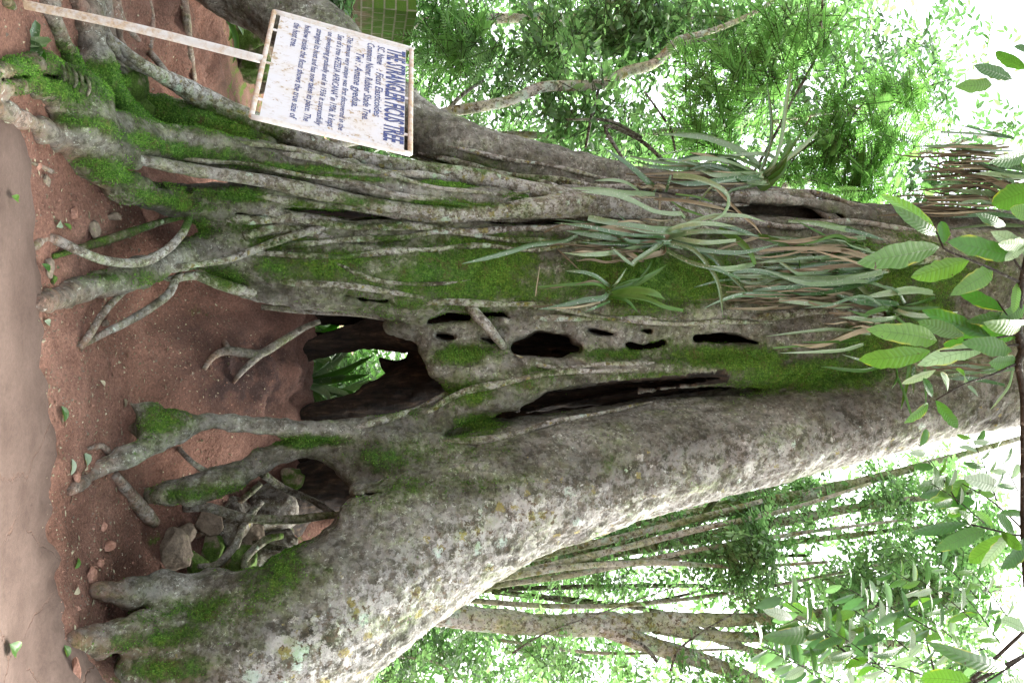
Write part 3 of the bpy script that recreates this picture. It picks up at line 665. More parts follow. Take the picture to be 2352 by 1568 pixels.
sgrid = np.full((360, 300), 99.0); ii = ((pu+60)/SQ).astype(int); jj = ((pv+200)/SQ).astype(int)
okm = (ii >= 0) & (ii < 360) & (jj >= 0) & (jj < 300); np.minimum.at(sgrid, (ii[okm], jj[okm]), TV[okm, 1])
def surfY(px, py, miss=None):
    i, j = int((px+60)/SQ), int((py+200)/SQ); w_ = sgrid[max(i-1, 0):i+2, max(j-1, 0):j+2]; w_ = w_[w_ < 50]
    return float(np.median(w_)) if len(w_) else miss
tree = empty('strangler_fig', tuple(P(400, 800, 6.2)*[1, 1, 0]), 'huge strangler fig with a hollow net-like trunk, mossy roots and lichened right-hand buttress', 'tree')
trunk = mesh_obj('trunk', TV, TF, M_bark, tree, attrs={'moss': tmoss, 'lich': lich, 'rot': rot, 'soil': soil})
print('trunk verts', len(TV))
# --- separate root strands
def root(ch, moss=0.2, lich=0.5, rough=0.16, sides=12, seed=None, name='root', mat=None, parent=None):
    root.i += 1; seed = seed or root.i
    p = chain3(ch); V, F = tube(p, sides, 0.035, rough, seed)
    gz = V[:, 2]-H(V[:, 0], V[:, 1])
    mo = np.maximum(moss_of(V)*0.75, moss-0.1)+0.22*fbm(V, 0.15, 3, seed)
    b = MB(); b.add(V, F, 0, moss=mo, lich=min(1, lich+.25), soil=0.9*(1-sstep(gz, 0.0, 0.14)), rot=0.0)
    return b.build(name, mat or M_root, parent or tree)
root.i = 0
ROOTS = [
 ([(240, 342, 5.12, 10), (330, 368, 5.36, 13), (450, 392, 5.55, 15), (600, 415, 5.7, 15), (750, 447, 5.82, 16), (900, 475, 5.92, 15), (1050, 491, 5.98, 19), (1200, 480, 6.02, 22), (1350, 470, 6.12, 32), (1500, 482, 6.25, 27), (1700, 510, 6.38, 21), (1900, 537, 6.48, 20), (2060, 548, 6.6, 20)], .12, .8),
 ([(225, 66, None, 8), (330, 150, 5.5, 13), (400, 190, 5.75, 19), (480, 233, 5.98, 25), (560, 272, 6.03, 23), (700, 325, 6.05, 21), (830, 363, 6.05, 17), (950, 388, 6.1, 19), (1100, 410, 6.12, 21), (1250, 443, 6.15, 23), (1360, 462, 6.2, 22)], .15, .8),
 ([(212, -10, None, 12), (240, 72, 5.4, 12), (268, 118, 5.5, 12), (310, 150, 5.6, 11), (380, 178, 5.75, 12)], .1, .4),
 ([(10, 0, None, 12), (45, 42, 4.75, 12), (76, 92, 4.85, 11), (106, 120, 4.95, 8)], .45, .3),
 ([(266, -10, None, 8), (278, 40, None, 9), (303, 78, None, 8), (345, 122, None, 8), (385, 170, 5.8, 7)], .1, .3),
 ([(340, -10, None, 6), (350, 50, None, 6), (345, 110, None, 5)], .1, .2),
 ([(420, -15, None, 10), (430, 62, None, 9), (437, 128, None, 8), (448, 185, None, 5)], .0, .2),
 ([(80, 565, None, 8), (98, 548, 4.85, 11), (130, 552, 4.95, 11), (190, 580, 5.05, 10), (250, 600, 5.2, 10), (320, 603, 5.4, 10), (370, 583, 5.5, 10), (412, 545, 5.6, 9), (432, 508, 5.72, 8), (436, 478, 5.85, 7)], .0, .6),
 ([(120, 590, None, 6), (200, 565, 5.25, 9), (280, 540, 5.5, 10), (370, 510, 5.75, 8), (430, 495, 5.9, 6)], .6, .3),
 ([(182, 800, None, 8), (210, 762, 5.2, 9), (240, 715, 5.3, 8), (300, 655, 5.5, 8), (350, 622, 5.6, 8), (430, 610, 5.7, 7), (520, 597, 5.8, 8), (588, 573, 5.88, 8), (630, 556, 5.9, 9), (690, 537, 5.93, 9), (750, 520, 5.98, 8), (800, 508, 6.05, 6)], .0, .7),
 ([(185, 795, None, 6), (240, 765, 5.35, 8), (300, 735, 5.5, 9), (350, 705, 5.6, 9), (390, 672, 5.7, 9), (402, 645, 5.75, 8), (412, 632, 5.8, 7)], .25, .4),
 ([(408, 640, 5.8, 8), (450, 633, 5.85, 10), (500, 650, 5.9, 13), (560, 668, 5.98, 13), (610, 670, 6.05, 9)], .35, .6),
 ([(408, 632, 5.8, 4), (380, 640, 5.72, 3), (352, 648, 5.65, 2.5), (330, 655, 5.6, 2)], .0, .2),
 ([(420, 628, 5.78, 4), (390, 645, 5.74, 3), (360, 632, 5.68, 2)], .0, .2),
 ([(588, 475, 5.9, 14), (663, 497, 5.95, 15), (763, 512, 6.0, 14), (838, 532, 6.08, 12), (880, 546, 6.12, 6)], .15, .9),
 ([(796, 390, 6.0, 7), (850, 408, 6.0, 8), (908, 424, 6.02, 9), (965, 421, 6.05, 8), (1010, 415, 6.1, 6)], .35, .7),
 ([(600, 430, 5.9, 6), (720, 440, 5.95, 8), (830, 470, 6.0, 9), (930, 500, 6.05, 8), (1030, 505, 6.05, 9)], .1, .7),
 ([(1120, 484, 5.98, 4), (1150, 462, 5.98, 4), (1185, 447, 5.99, 4), (1215, 440, 6.05, 4)], .0, .3),
 ([(1078, 702, 6.05, 13), (1100, 728, 6.0, 12), (1125, 755, 6.0, 11), (1148, 785, 6.05, 10), (1160, 800, 6.15, 8)], .2, .7),
 ([(468, 848, None, 5), (490, 818, 6.2, 7), (520, 806, 6.25, 9), (560, 810, 6.3, 11), (600, 812, 6.35, 10), (650, 782, 6.42, 9), (700, 752, 6.48, 8), (735, 738, 6.5, 6)], .0, .1),
 ([(525, 806, 6.25, 8), (518, 790, 6.3, 7), (500, 765, 6.4, 7), (482, 738, 6.5, 6)], .0, .1),
 ([(596, 815, 6.33, 8), (570, 838, 6.3, 7), (545, 865, 6.3, 6), (535, 880, None, 4)], .0, .1),
 ([(420, 1165, 6.15, 11), (480, 1165, 6.2, 12), (560, 1188, 6.25, 11), (660, 1193, 6.3, 11), (740, 1185, 6.3, 9), (800, 1180, 6.3, 7)], .0, .3),
 ([(530, 1265, None, 6), (545, 1235, 6.3, 6), (555, 1210, 6.32, 7), (575, 1192, 6.3, 8)], .0, .9),
 ([(262, 1088, None, 10), (300, 1135, None, 14), (335, 1180, None, 17), (356, 1200, None, 13)], .0, .2),
 ([(410, 1030, None, 5), (440, 1060, 5.85, 6), (475, 1085, 5.9, 8)], .0, .2),
 ([(200, 1030, None, 4), (235, 1024, None, 7), (252, 1045, None, 8), (262, 1075, None, 8)], .0, .2),
 ([(1700, 445, 6.5, 10), (1830, 448, 6.5, 13), (1880, 475, 6.45, 14), (1920, 508, 6.45, 12), (1980, 535, 6.5, 9)], .1, .4),
 ([(1180, 402, 6.5, 7), (1260, 424, 6.4, 8), (1300, 442, 6.35, 8), (1350, 452, 6.35, 6)], .15, .7),
 ([(960, 395, 6.55, 7), (1080, 402, 6.55, 8), (1200, 432, 6.45, 9), (1300, 452, 6.35, 8)], .4, .6),
 ([(560, 545, 5.88, 10), (640, 525, 5.95, 12), (740, 540, 6.02, 12), (850, 560, 6.1, 10), (1000, 575, 6.15, 6)], .35, .8),
 ([(120, 395, None, 5), (90, 380, None, 4), (60, 372, None, 3)], .0, .1),
 ([(590, 1340, 6.2, 6), (560, 1290, 6.25, 9), (610, 1240, 6.35, 9), (650, 1230, 6.4, 6)], .1, .2),
 ([(455, 1300, 6.0, 6), (500, 1295, 6.05, 9), (540, 1250, 6.15, 9), (555, 1215, 6.25, 7)], .1, .2),
 ([(600, 705, 6.3, 6), (700, 712, 6.3, 8), (830, 722, 6.3, 7), (900, 735, 6.3, 5)], .0, .3),
]
# moss cushions: fine upright tufts over the mossy bark
mr_ = np.random.default_rng(12)
fc = TV[TF].mean(1); fm = tmoss[TF].mean(1)+0.12*noise(fc, 0.045, 88); fn = TN[TF].mean(1)
fm = fm+.12*mr_.normal(size=len(fm))
ok = np.argwhere((fm > 0.42) & (fn[:, 1] < 0.35))[:, 0]
pick = mr_.choice(ok, min(len(ok)*5, 120000))
a_ = mr_.random((len(pick), 4)); a_ /= a_.sum(1)[:, None]
mc_ = (TV[TF[pick]]*a_[:, :, None]).sum(1); dn = fn[pick]+mr_.normal(size=(len(pick), 3))*.55-[0, 0, .15]; dn /= np.linalg.norm(dn, axis=1)[:, None]
sd_ = np.cross(dn, mr_.normal(size=(len(pick), 3))); sd_ /= np.linalg.norm(sd_, axis=1)[:, None]
hl = mr_.uniform(.006, .019, len(pick))[:, None]*(0.6+0.8*np.clip(fm[pick]-.4, 0, .6))[:, None]; wd_ = hl*.28
MVv = np.stack([mc_-sd_*wd_-dn*.003, mc_+sd_*wd_-dn*.003, mc_+dn*hl], 1).reshape(-1, 3)
tag(mesh_obj('moss', MVv, np.arange(len(MVv)).reshape(-1, 3), M_moss, tree, attrs={'rnd': np.repeat(np.clip(.5+.35*mfb[TF[pick]].mean(1)+.3*mr_.normal(size=len(pick)), 0, 1), 3)}), kind='stuff')
for ch, mo, li in ROOTS: root(ch, mo, li)
# long strands that lie on the trunk and knit it together
def strand(pts, r0, r1, lift=0.35, moss=0.0, lich=.7, wob=3.0, sd=0):
    p = catmull(np.array([[x, y, 0, 0] for x, y in pts], float), 24.0)[:, :2]; n = len(p); rr = np.linspace(r0, r1, n)*(1+.18*np.sin(np.arange(n)*.9+sd)); e_ = np.minimum(np.arange(n), np.arange(n)[::-1]); rr = rr*np.interp(e_, [0, 1, 2, 3], [.3, .65, .9, 1]); sink = np.interp(e_, [0, 1, 2, 3], [2.2, 1.2, .4, 0])
    Ys = np.array([surfY(x, y, np.nan) or np.nan for x, y in p]); k = np.arange(n); g_ = ~np.isnan(Ys)
    if g_.sum() < 3: return
    Ys = np.interp(k, k[g_], Ys[g_]); Ys = np.convolve(np.pad(Ys, 2, 'edge'), np.ones(5)/5, 'valid'); s = Ys/FPX
    root([(x, y+wob*math.sin(i*.7+sd), Yv+(sk-lift)*r_*q, r_) for i, ((x, y), Yv, r_, q, sk) in enumerate(zip(p, Ys, rr, s, sink))], moss, lich, .14, 9)
for i, (pts, r0, r1, mo) in enumerate([
 ([(400, 360), (560, 378), (760, 412), (960, 452), (1120, 478), (1300, 470)], 5, 6, .1), ([(520, 322), (700, 352), (900, 405), (1080, 442), (1210, 452)], 6, 4, .25),
 ([(620, 352), (760, 372), (900, 398), (1020, 408), (1180, 430), (1330, 452)], 9, 6, .1), ([(560, 448), (720, 466), (900, 488), (1080, 500), (1260, 497)], 8, 10, .15),
 ([(480, 500), (640, 505), (800, 518), (960, 522), (1120, 530), (1300, 520), (1460, 512)], 9, 7, .1), ([(620, 560), (760, 556), (900, 545), (1010, 533), (1130, 545), (1300, 560)], 8, 5, .3),
 ([(540, 575), (700, 590), (880, 582), (1060, 566), (1230, 572), (1400, 548)], 7, 5, .35), ([(960, 350), (1120, 392), (1300, 420), (1480, 432), (1620, 452)], 10, 7, .1),
 ([(1020, 338), (1180, 366), (1360, 402), (1540, 428)], 6, 4, .1), ([(1120, 450), (1280, 445), (1420, 455), (1560, 470), (1720, 468)], 9, 8, .05),
 ([(1330, 500), (1480, 515), (1640, 505), (1800, 520), (1960, 512), (2120, 530)], 9, 8, .1), ([(1500, 470), (1640, 448), (1780, 442), (1900, 452), (2040, 490)], 8, 7, .05),
 ([(940, 700), (1080, 694), (1240, 702), (1400, 728), (1560, 735)], 8, 5, .2), ([(1180, 735), (1320, 728), (1470, 738), (1620, 742), (1780, 738)], 7, 6, .1),
 ([(760, 600), (860, 640), (960, 655), (1080, 640)], 6, 3, .3), ([(620, 640), (760, 655), (900, 668), (1000, 690)], 9, 6, .25),
 ([(960, 960), (1060, 905), (1200, 868), (1360, 850), (1500, 848)], 8, 6, .15), ([(1000, 1015), (1100, 1012), (1220, 985), (1360, 950), (1500, 925)], 9, 5, .1),
 ([(780, 1000), (880, 962), (980, 930), (1070, 880)], 9, 6, .1), ([(1180, 815), (1270, 842), (1400, 838), (1540, 828)], 6, 5, .15),
 ([(860, 330), (980, 372), (1080, 398), (1200, 400)], 5, 4, .5),
 ([(1270, 460), (1400, 490), (1520, 500), (1640, 530), (1760, 525)], 6, 5, .0), ([(1750, 610), (1900, 590), (2050, 600), (2200, 585)], 12, 12, .2), ([(1700, 735), (1850, 715), (2000, 720), (2150, 700)], 10, 12, .2)]):
    strand(pts, r0*1.08, r1, .02+.12*(i % 3), mo, .8, sd=i*1.3)
# tangled roots in the right-hand hollow
for i, (pts, r_) in enumerate([([(470, 1180), (540, 1215), (600, 1250), (660, 1262)], 7), ([(500, 1310), (540, 1260), (560, 1200), (600, 1150)], 8), 
     ([(430, 1240), (480, 1215), (530, 1170), (600, 1110)], 7),  ([(600, 1085), (650, 1120), (720, 1150), (780, 1190)], 8)]):
    root([(x, y, 6.45+.12*math.sin(i*2+j*1.3), r_) for j, (x, y) in enumerate(pts)], .05+.1*(i % 3), .1, .2, mat=M_twigdark)
# the braided little roots gripping the left root
for i, (x, y) in enumerate([(140, 168), (152, 172), (166, 178), (180, 186), (196, 196)]):
    root([(x, y-20, 4.78, 3), (x+9, y-6, 4.74, 4), (x+10, y+8, 4.76, 4), (x+4, y+24, 4.86, 3)], 0.1, .3, .1, 8)
# ------------------------------------------------------------------ leaves
def blade(pts, w, tip=0.6, fold=0.25, twist=0.0, blunt=False, seed=0, up=None):
    """strap leaf: pts rows x y z, w half width in metres"""
    p = catmull(np.c_[pts, np.zeros(len(pts))], 0.03)[:, :3]; n = len(p)
    T = np.gradient(p, axis=0); T /= np.linalg.norm(T, axis=1)[:, None]+1e-9
    s = np.linspace(0, 1, n); r = np.random.default_rng(seed)
    wd = w*np.interp(s, [0, .1, .5, .8, 1], [.75, 1, 1, .78, .62 if blunt else .03])
    wd = wd*(1+0.05*r.normal(size=n))
    out = (CAM-p)*[0.2, 1, 0.15]; out /= np.linalg.norm(out, axis=1)[:, None]
    a = twist*np.sin(s*2.2+seed)+0.5*math.sin(seed*7.7)
    side = np.cross(T, out); side /= np.linalg.norm(side, axis=1)[:, None]+1e-9
    nor = np.cross(side, T)
    side2 = side*np.cos(a)[:, None]+nor*np.sin(a)[:, None]; nor2 = nor*np.cos(a)[:, None]-side*np.sin(a)[:, None]
    L = p-side2*wd[:, None]; R = p+side2*wd[:, None]; C = p-nor2*(wd*fold*2)[:, None]
    th = nor2*0.0016
    V = np.concatenate([L, C, R, L-th, C-th*2, R-th]); F = []
    for i in range(n-1):
        F += [[i, i+1, n+i+1, n+i], [n+i, n+i+1, 2*n+i+1, 2*n+i], [3*n+i, 4*n+i, 4*n+i+1, 3*n+i+1], [4*n+i, 5*n+i, 5*n+i+1, 4*n+i+1]]
    uv = np.concatenate([np.c_[np.full(n, u), s] for u in (-1, 0, 1, -1, 0, 1)])
    return V, F, uv
def plant(base, Y, label, blades, name='bromeliad', group='strap-leaved plants perched on the trunk', rnd=(0, 0, 0), clone=True):
    e = empty(name, tuple(P(base[0], base[1], Y)), label, 'bromeliad', group)
    for i, bl in enumerate(blades):
        pts, wpx, kind = bl[0], bl[1], (bl[2] if len(bl) > 2 else 'g')
        n = len(pts); q = []
        for j, (x, y) in enumerate(pts):
            t = j/(n-1); q.append(P(x, y, Y-0.05-0.13*math.sin(t*2.2)*((i*37 % 10)/10+0.4)+0.05*((i*53 % 7)/7)))
        V, F, uv = blade(q, wpx*0.5*Y/FPX, twist=0.5, fold=0.32 if kind != 'd' else 0.6, blunt=(i % 4 == 1), seed=i+int(base[0]))
        b = MB(); b.add(V, F, 0, uv, rnd=random.random()**1.3)
        b.build('withered_leaf' if kind == 'd' else 'leaf', {'g': M_strap, 'f': M_strapg, 'd': M_dead}[kind], e)
    return e
def droop(base, n, L, spread, kind='g', w=(6, 17), dirx=-1):
    """n more blades hanging (picture left = down) from a base pixel"""
    out = []
    for i in range(n):
        a = random.uniform(-1, 1)*spread; l = random.uniform(*L)
        x, y = base; sx, sy = random.uniform(-12, 25), a*0.35
        k1 = random.uniform(-14, 14); k2 = random.uniform(-20, 20); kk = 'd' if random.random() < .2 else ('f' if random.random() < .2 else kind)
        if random.random() < .3:      # creased blade, its end flopping over
            out.append(([(x, y), (x+sx+10, y+a*0.5+k1), (x-l*0.25, y+a*0.8+k2), (x-l*0.3, y+a*0.8+k2*1.6), (x-l*0.55, y+a*0.7+k2*1.2-random.uniform(10, 45))], random.uniform(*w), kk))
        else: out.append(([(x, y), (x+sx, y+a*0.4), (x-l*0.3, y+a*0.75+k1), (x-l*0.7, y+a*0.95+k2), (x-l, y+a+k2+random.uniform(-12, 12))], random.uniform(*w), kk))
    return out
def deads(x0, x1, y0, y1, n, L=(60, 160)):
    out = []
    for i in range(n):
        x = random.uniform(x0, x1); y = random.uniform(y0, y1); l = random.uniform(*L); k = random.uniform(-9, 9)
        out.append(([(x, y), (x-l*0.3, y+k*0.6), (x-l*0.65, y+k*0.2+random.uniform(-4, 4)), (x-l, y+k+random.uniform(-6, 6))], random.uniform(3, 7.5), 'd'))
    return out
plant((1744, 402), 6.42, 'strap-leaved plant with blades reaching up and out, on the top left limb', [
 ([(1744, 402), (1767, 340), (1772, 279), (1762, 190)], 9), ([(1750, 400), (1777, 376), (1795, 318), (1806, 235), (1816, 168)], 12),
 ([(1760, 405), (1806, 366), (1845, 335), (1881, 298)], 12), ([(1750, 405), (1787, 382), (1826, 327), (1850, 290)], 9, 'f'),
 ([(1850, 290), (1858, 275), (1864, 260)], 5, 'd'),
 ([(1745, 415), (1785, 395), (1806, 350), (1816, 320)], 18, 'f'), ([(1783, 364), (1765, 356), (1728, 353), (1660, 362), (1592, 384)], 14),
 ([(1744, 404), (1699, 380), (1650, 366), (1596, 364), (1560, 372)], 17), ([(1756, 396), (1709, 351), (1631, 318), (1572, 310), (1512, 308)], 16),
 ([(1744, 386), (1715, 372), (1689, 362), (1650, 356)], 10), ([(1720, 395), (1670, 366), (1620, 358), (1545, 368)], 14),
 ([(1728, 425), (1706, 415), (1685, 409)], 10, 'f'), ([(1744, 436), (1777, 410), (1800, 388), (1812, 360)], 24, 'f'),
 ([(1650, 385), (1580, 380), (1500, 370), (1447, 359)], 9), ([(1640, 392), (1590, 388), (1533, 386), (1490, 380), (1443, 363)], 9),
 ([(1735, 395), (1690, 385), (1600, 392), (1540, 400)], 12), ([(1738, 410), (1700, 400), (1640, 398), (1600, 392)], 10)]
 + deads(1640, 1740, 385, 430, 24, (90, 230)) + droop((1735, 405), 8, (120, 240), 30))
plant((1516, 438), 6.1, 'small plant with one dark blade rising to the left, on the pale upper root', [
 ([(1508, 437), (1475, 405), (1440, 375), (1385, 338)], 14), ([(1529, 442), (1536, 420), (1541, 402)], 8), ([(1505, 446), (1435, 443), (1380, 436), (1310, 432)], 12),
 ([(1468, 438), (1440, 420), (1405, 413), (1365, 415)], 8), ([(1502, 457), (1560, 460), (1611, 468), (1690, 487)], 8, 'd'), ([(1517, 445), (1515, 480)], 8, 'd'),
 ([(1552, 445), (1600, 452), (1640, 466)], 8, 'f'), ([(1540, 460), (1570, 480), (1620, 497)], 7, 'f'), ([(1690, 410), (1640, 425), (1600, 470)], 7), ([(1500, 440), (1512, 425), (1530, 432)], 9, 'd')]
 + deads(1480, 1560, 425, 455, 5, (30, 70)))
plant((1506, 553), 5.93, 'largest plant, long pale blades hanging past the green moss', [
 ([(1575, 502), (1565, 490), (1545, 491), (1501, 484), (1451, 460), (1401, 444), (1335, 441)], 17), ([(1613, 512), (1560, 526), (1500, 528), (1426, 515), (1351, 500)], 21),
 ([(1502, 543), (1440, 546), (1380, 541), (1300, 530)], 20), ([(1328, 540), (1291, 555), (1226, 562), (1176, 577), (1120, 592), (1060, 606)], 17),
 ([(1488, 557), (1426, 577), (1351, 585), (1290, 580)], 11), ([(1496, 556), (1473, 592), (1448, 635)], 8, 'f'), ([(1513, 570), (1491, 617), (1456, 655)], 10, 'f'),
 ([(1546, 404), (1586, 406), (1626, 417), (1666, 440), (1674, 467), (1656, 497), (1618, 510)], 14), ([(1506, 552), (1576, 534), (1651, 532), (1744, 541)], 15),
 ([(1546, 545), (1586, 553), (1626, 557), (1691, 552)], 12), ([(1546, 550), (1626, 582), (1664, 617), (1701, 655), (1722, 677)], 14),
 ([(1526, 552), (1589, 572), (1626, 610), (1651, 655), (1661, 732)], 10), ([(1734, 607), (1676, 617), (1604, 612)], 13), ([(1651, 527), (1696, 552), (1726, 585), (1734, 608)], 16, 'f'),
 ([(1506, 545), (1560, 520), (1620, 513), (1690, 520)], 11), ([(1620, 510), (1680, 522), (1745, 545)], 12), ([(1510, 553), (1470, 560), (1400, 560), (1330, 556)], 9),
 ([(1440, 510), (1370, 515), (1290, 517), (1250, 534)], 6, 'd'), ([(1440, 560), (1370, 566), (1280, 560), (1245, 575)], 6, 'd'), ([(1640, 428), (1700, 490), (1730, 515), (1750, 540)], 7, 'd'),
 ([(1740, 545), (1690, 560), (1636, 578)], 8, 'd'), ([(1500, 520), (1460, 508), (1420, 510)], 6, 'd'), ([(1280, 572), (1305, 595), (1333, 622)], 4, 'd')]
 + deads(1360, 1500, 565, 600, 14, (50, 110)) + droop((1510, 550), 9, (130, 260), 46) + deads(1480, 1560, 500, 560, 10, (60, 140)) + [([(1500, 556), (1600, 572), (1700, 580), (1790, 560)], 11), ([(1505, 560), (1580, 600), (1650, 620), (1700, 640)], 10), ([(1520, 540), (1620, 500), (1700, 495), (1760, 510)], 10)])
plant((1396, 668), 5.9, 'small bright star-shaped rosette standing alone beside the row of oval holes', [
 ([(1396, 672), (1386, 684), (1340, 690), (1280, 705), (1236, 710)], 13), ([(1392, 664), (1375, 653), (1330, 652), (1236, 659)], 7, 'f'), ([(1402, 658), (1370, 635), (1340, 625), (1298, 622)], 9),
 ([(1398, 672), (1450, 655), (1500, 630), (1530, 609)], 16, 'f'), ([(1405, 674), (1450, 666), (1500, 672), (1528, 688)], 18, 'f'), ([(1405, 676), (1480, 685), (1530, 705), (1570, 713)], 12, 'f'),
 ([(1398, 680), (1440, 690), (1465, 718)], 13, 'f'), ([(1402, 692), (1370, 705), (1340, 719)], 7), ([(1398, 670), (1420, 645), (1440, 615)], 8), ([(1397, 668), (1430, 650), (1470, 640)], 8, 'f'),
 ([(1386, 688), (1340, 698), (1270, 703), (1210, 703)], 6, 'd'), ([(1380, 694), (1320, 706), (1260, 708)], 6, 'd'), ([(1385, 655), (1330, 652), (1250, 664)], 5, 'd'), ([(1230, 680), (1234, 650), (1240, 612)], 3, 'd'), ([(1385, 652), (1360, 645), (1320, 654)], 5, 'd')])
plant((2040, 640), 6.05, 'dense tangle of grey-green blades combed downwards across the upper trunk', [
 ([(1894, 512), (1951, 527), (2034, 552)], 11), ([(1960, 528), (1935, 525), (1876, 513), (1812, 508)], 14), ([(1990, 546), (1940, 549), (1864, 552), (1764, 542)], 12),
 ([(1999, 577), (1951, 562), (1889, 567), (1814, 592)], 13), ([(1974, 609), (1939, 594), (1864, 592), (1780, 600)], 10), ([(2028, 628), (2000, 622), (1939, 618), (1809, 622)], 17),
 ([(1994, 642), (1900, 632), (1790, 630)], 12), ([(2052, 668), (1989, 647), (1889, 652), (1839, 648), (1750, 618)], 12), ([(2146, 672), (2100, 666), (2064, 669), (1976, 684)], 19),
 ([(1996, 680), (1970, 698), (1930, 703), (1889, 699), (1790, 690)], 14), ([(2029, 699), (1990, 697), (1950, 704)], 13), ([(2079, 697), (2060, 668), (2030, 655)], 9),
 ([(2149, 682), (2110, 695), (2076, 701)], 9, 'f'), ([(1851, 687), (1800, 668), (1740, 640)], 8), ([(1819, 695), (1808, 680), (1761, 677), (1701, 677), (1651, 692), (1616, 709)], 18),
 ([(1726, 645), (1690, 641), (1651, 645), (1594, 660)], 8), ([(1739, 541), (1780, 552), (1826, 578)], 16, 'f'), ([(1830, 660), (1838, 620), (1836, 594)], 6, 'f'), ([(1845, 650), (1870, 625), (1890, 608)], 5, 'f'), ([(2010, 600), (1900, 580), (1780, 585), (1700, 600)], 12), ([(2020, 610), (1930, 605), (1830, 608), (1720, 632)], 12), ([(1980, 655), (1900, 662), (1800, 660), (1730, 668)], 12)]
 + deads(1740, 1990, 655, 705, 34, (60, 180)) + deads(1850, 2010, 540, 640, 14, (60, 150)) + droop((2010, 610), 18, (150, 330), 60) + droop((1960, 560), 8, (120, 260), 30) + droop((1880, 620), 8, (120, 240), 50))
plant((2035, 705), 6.05, 'plant with green blades leaning right, below the grey-green tangle', [
 ([(2032, 702), (2110, 730), (2189, 775)], 18, 'f'), ([(2030, 705), (2080, 745), (2130, 790)], 14, 'f'), ([(2035, 700), (2100, 708), (2160, 705)], 12, 'f'), ([(2000, 768), (1940, 758), (1889, 757), (1760, 772)], 8), ([(1975, 780), (1900, 785), (1840, 785)], 8, 'f'),
 ([(1959, 784), (1900, 786), (1860, 792), (1776, 799)], 6, 'f'), ([(1984, 790), (1940, 803), (1889, 807), (1791, 811)], 9), ([(2059, 838), (1989, 829), (1934, 814)], 8), ([(2024, 841), (1976, 851), (1884, 841)], 9, 'f'),
 ([(2040, 700), (2080, 720), (2140, 725), (2200, 718)], 12), ([(2035, 710), (2060, 760), (2070, 800)], 10, 'f')]
 + deads(1960, 2040, 715, 765, 16, (40, 90)) + droop((2040, 730), 9, (100, 230), 50))
plant((2130, 838), 5.95, 'plant with thin green blades crossing the dark bark at upper right', [
 ([(2059, 842), (2062, 870), (2048, 892)], 7, 'f'), ([(2059, 859), (2078, 905), (2094, 955)], 8, 'f'), ([(2090, 822), (2085, 870), (2069, 940)], 9, 'f'), ([(2100, 840), (2097, 870), (2098, 905)], 9),
 ([(2122, 815), (2126, 870), (2127, 930)], 8, 'f'), ([(2130, 850), (2187, 866), (2250, 872), (2309, 884)], 12), ([(2338, 846), (2260, 852), (2177, 861)], 11), ([(2327, 850), (2315, 890), (2274, 942)], 8), ([(2337, 860), (2345, 900), (2352, 950)], 9, 'f'),
 ([(2130, 838), (2200, 842), (2280, 838), (2352, 820)], 12), ([(2140, 845), (2220, 850), (2300, 860)], 10)]
 + deads(2100, 2330, 805, 850, 14, (60, 150)))
plant((2340, 455), 6.45, 'shaggy plant of grey and brown hanging blades against the sky, topmost on the tree', [
 ([(2330, 318), (2260, 300), (2199, 286)], 10), ([(2326, 316), (2241, 307), (2161, 303)], 12), ([(2284, 335), (2230, 335), (2173, 335), (2091, 337)], 9), ([(2362, 386), (2300, 380), (2260, 386), (2218, 396)], 20),
 ([(2231, 424), (2200, 420), (2173, 422), (2139, 430)], 8), ([(2304, 449), (2230, 440), (2165, 437)], 14), ([(2227, 453), (2160, 452), (2102, 456)], 8), ([(2285, 466), (2240, 462), (2190, 470)], 10),
 ([(2299, 425), (2200, 430), (2071, 441)], 6, 'd'), ([(2343, 420), (2275, 414), (2200, 396), (2136, 381)], 7, 'd'), ([(2241, 405), (2190, 388), (2142, 369)], 5, 'd'), ([(2207, 485), (2110, 490), (2008, 496)], 8, 'd'), ([(2300, 500), (2200, 478), (2060, 480)], 8, 'd'),
 ([(2352, 400), (2300, 408), (2240, 402)], 12), ([(2330, 345), (2270, 345), (2180, 340)], 9), ([(2352, 500), (2270, 492), (2180, 500)], 12), ([(2352, 520), (2280, 516), (2200, 525), (2150, 533)], 10)]
 + deads(2230, 2350, 330, 500, 60, (80, 220)) + droop((2360, 430), 8, (90, 200), 60))
# undergrowth of the same kind lit behind the window in the trunk
def ground_rosette(px, py, Y, n, L, label, name='bromeliad', mats=(None,), seed=1, group='strap-leaved plants growing on the ground'):
    r = np.random.default_rng(seed); c = P(px, py, Y); c[2] = float(H(c[0], c[1]))-0.02
    e = empty(name, tuple(c), label, 'bromeliad', group)
    for i in range(n):
        a = i*2.4+r.uniform(-.3, .3); l = L*r.uniform(.7, 1.1); el = r.uniform(0.5, 1.3)
        d = np.array([math.cos(a)*math.cos(el), math.sin(a)*math.cos(el), math.sin(el)])
        pts = [c+d*l*t-np.array([0, 0, 0.55*l*t*t*math.cos(el)*1.3]) for t in np.linspace(0, 1, 6)]
        V, F, uv = blade(pts, 0.03*r.uniform(.8, 1.2), twist=0.3, seed=i+seed)
        b = MB(); b.add(V, F, 0, uv, rnd=r.random()); b.build('leaf', M_strap if i % 3 else M_strapg, e)
    return e
ground_rosette(760, 800, 7.75, 16, 0.75, 'leafy plant seen through the upper part of the arch window', seed=3)
ground_rosette(720, 880, 7.55, 18, 0.75, 'lush plant filling the window under the arch', seed=4)
ground_rosette(770, 930, 8.0, 16, 0.8, 'plant at the lower edge of the arch window', seed=9)
ground_rosette(700, 740, 8.1, 14, 0.7, 'plant behind the narrow slot above the dark strut', seed=12)
ground_rosette(640, 20, 8.4, 14, 0.7, 'plant in front of the brick wall at the left edge', seed=15)
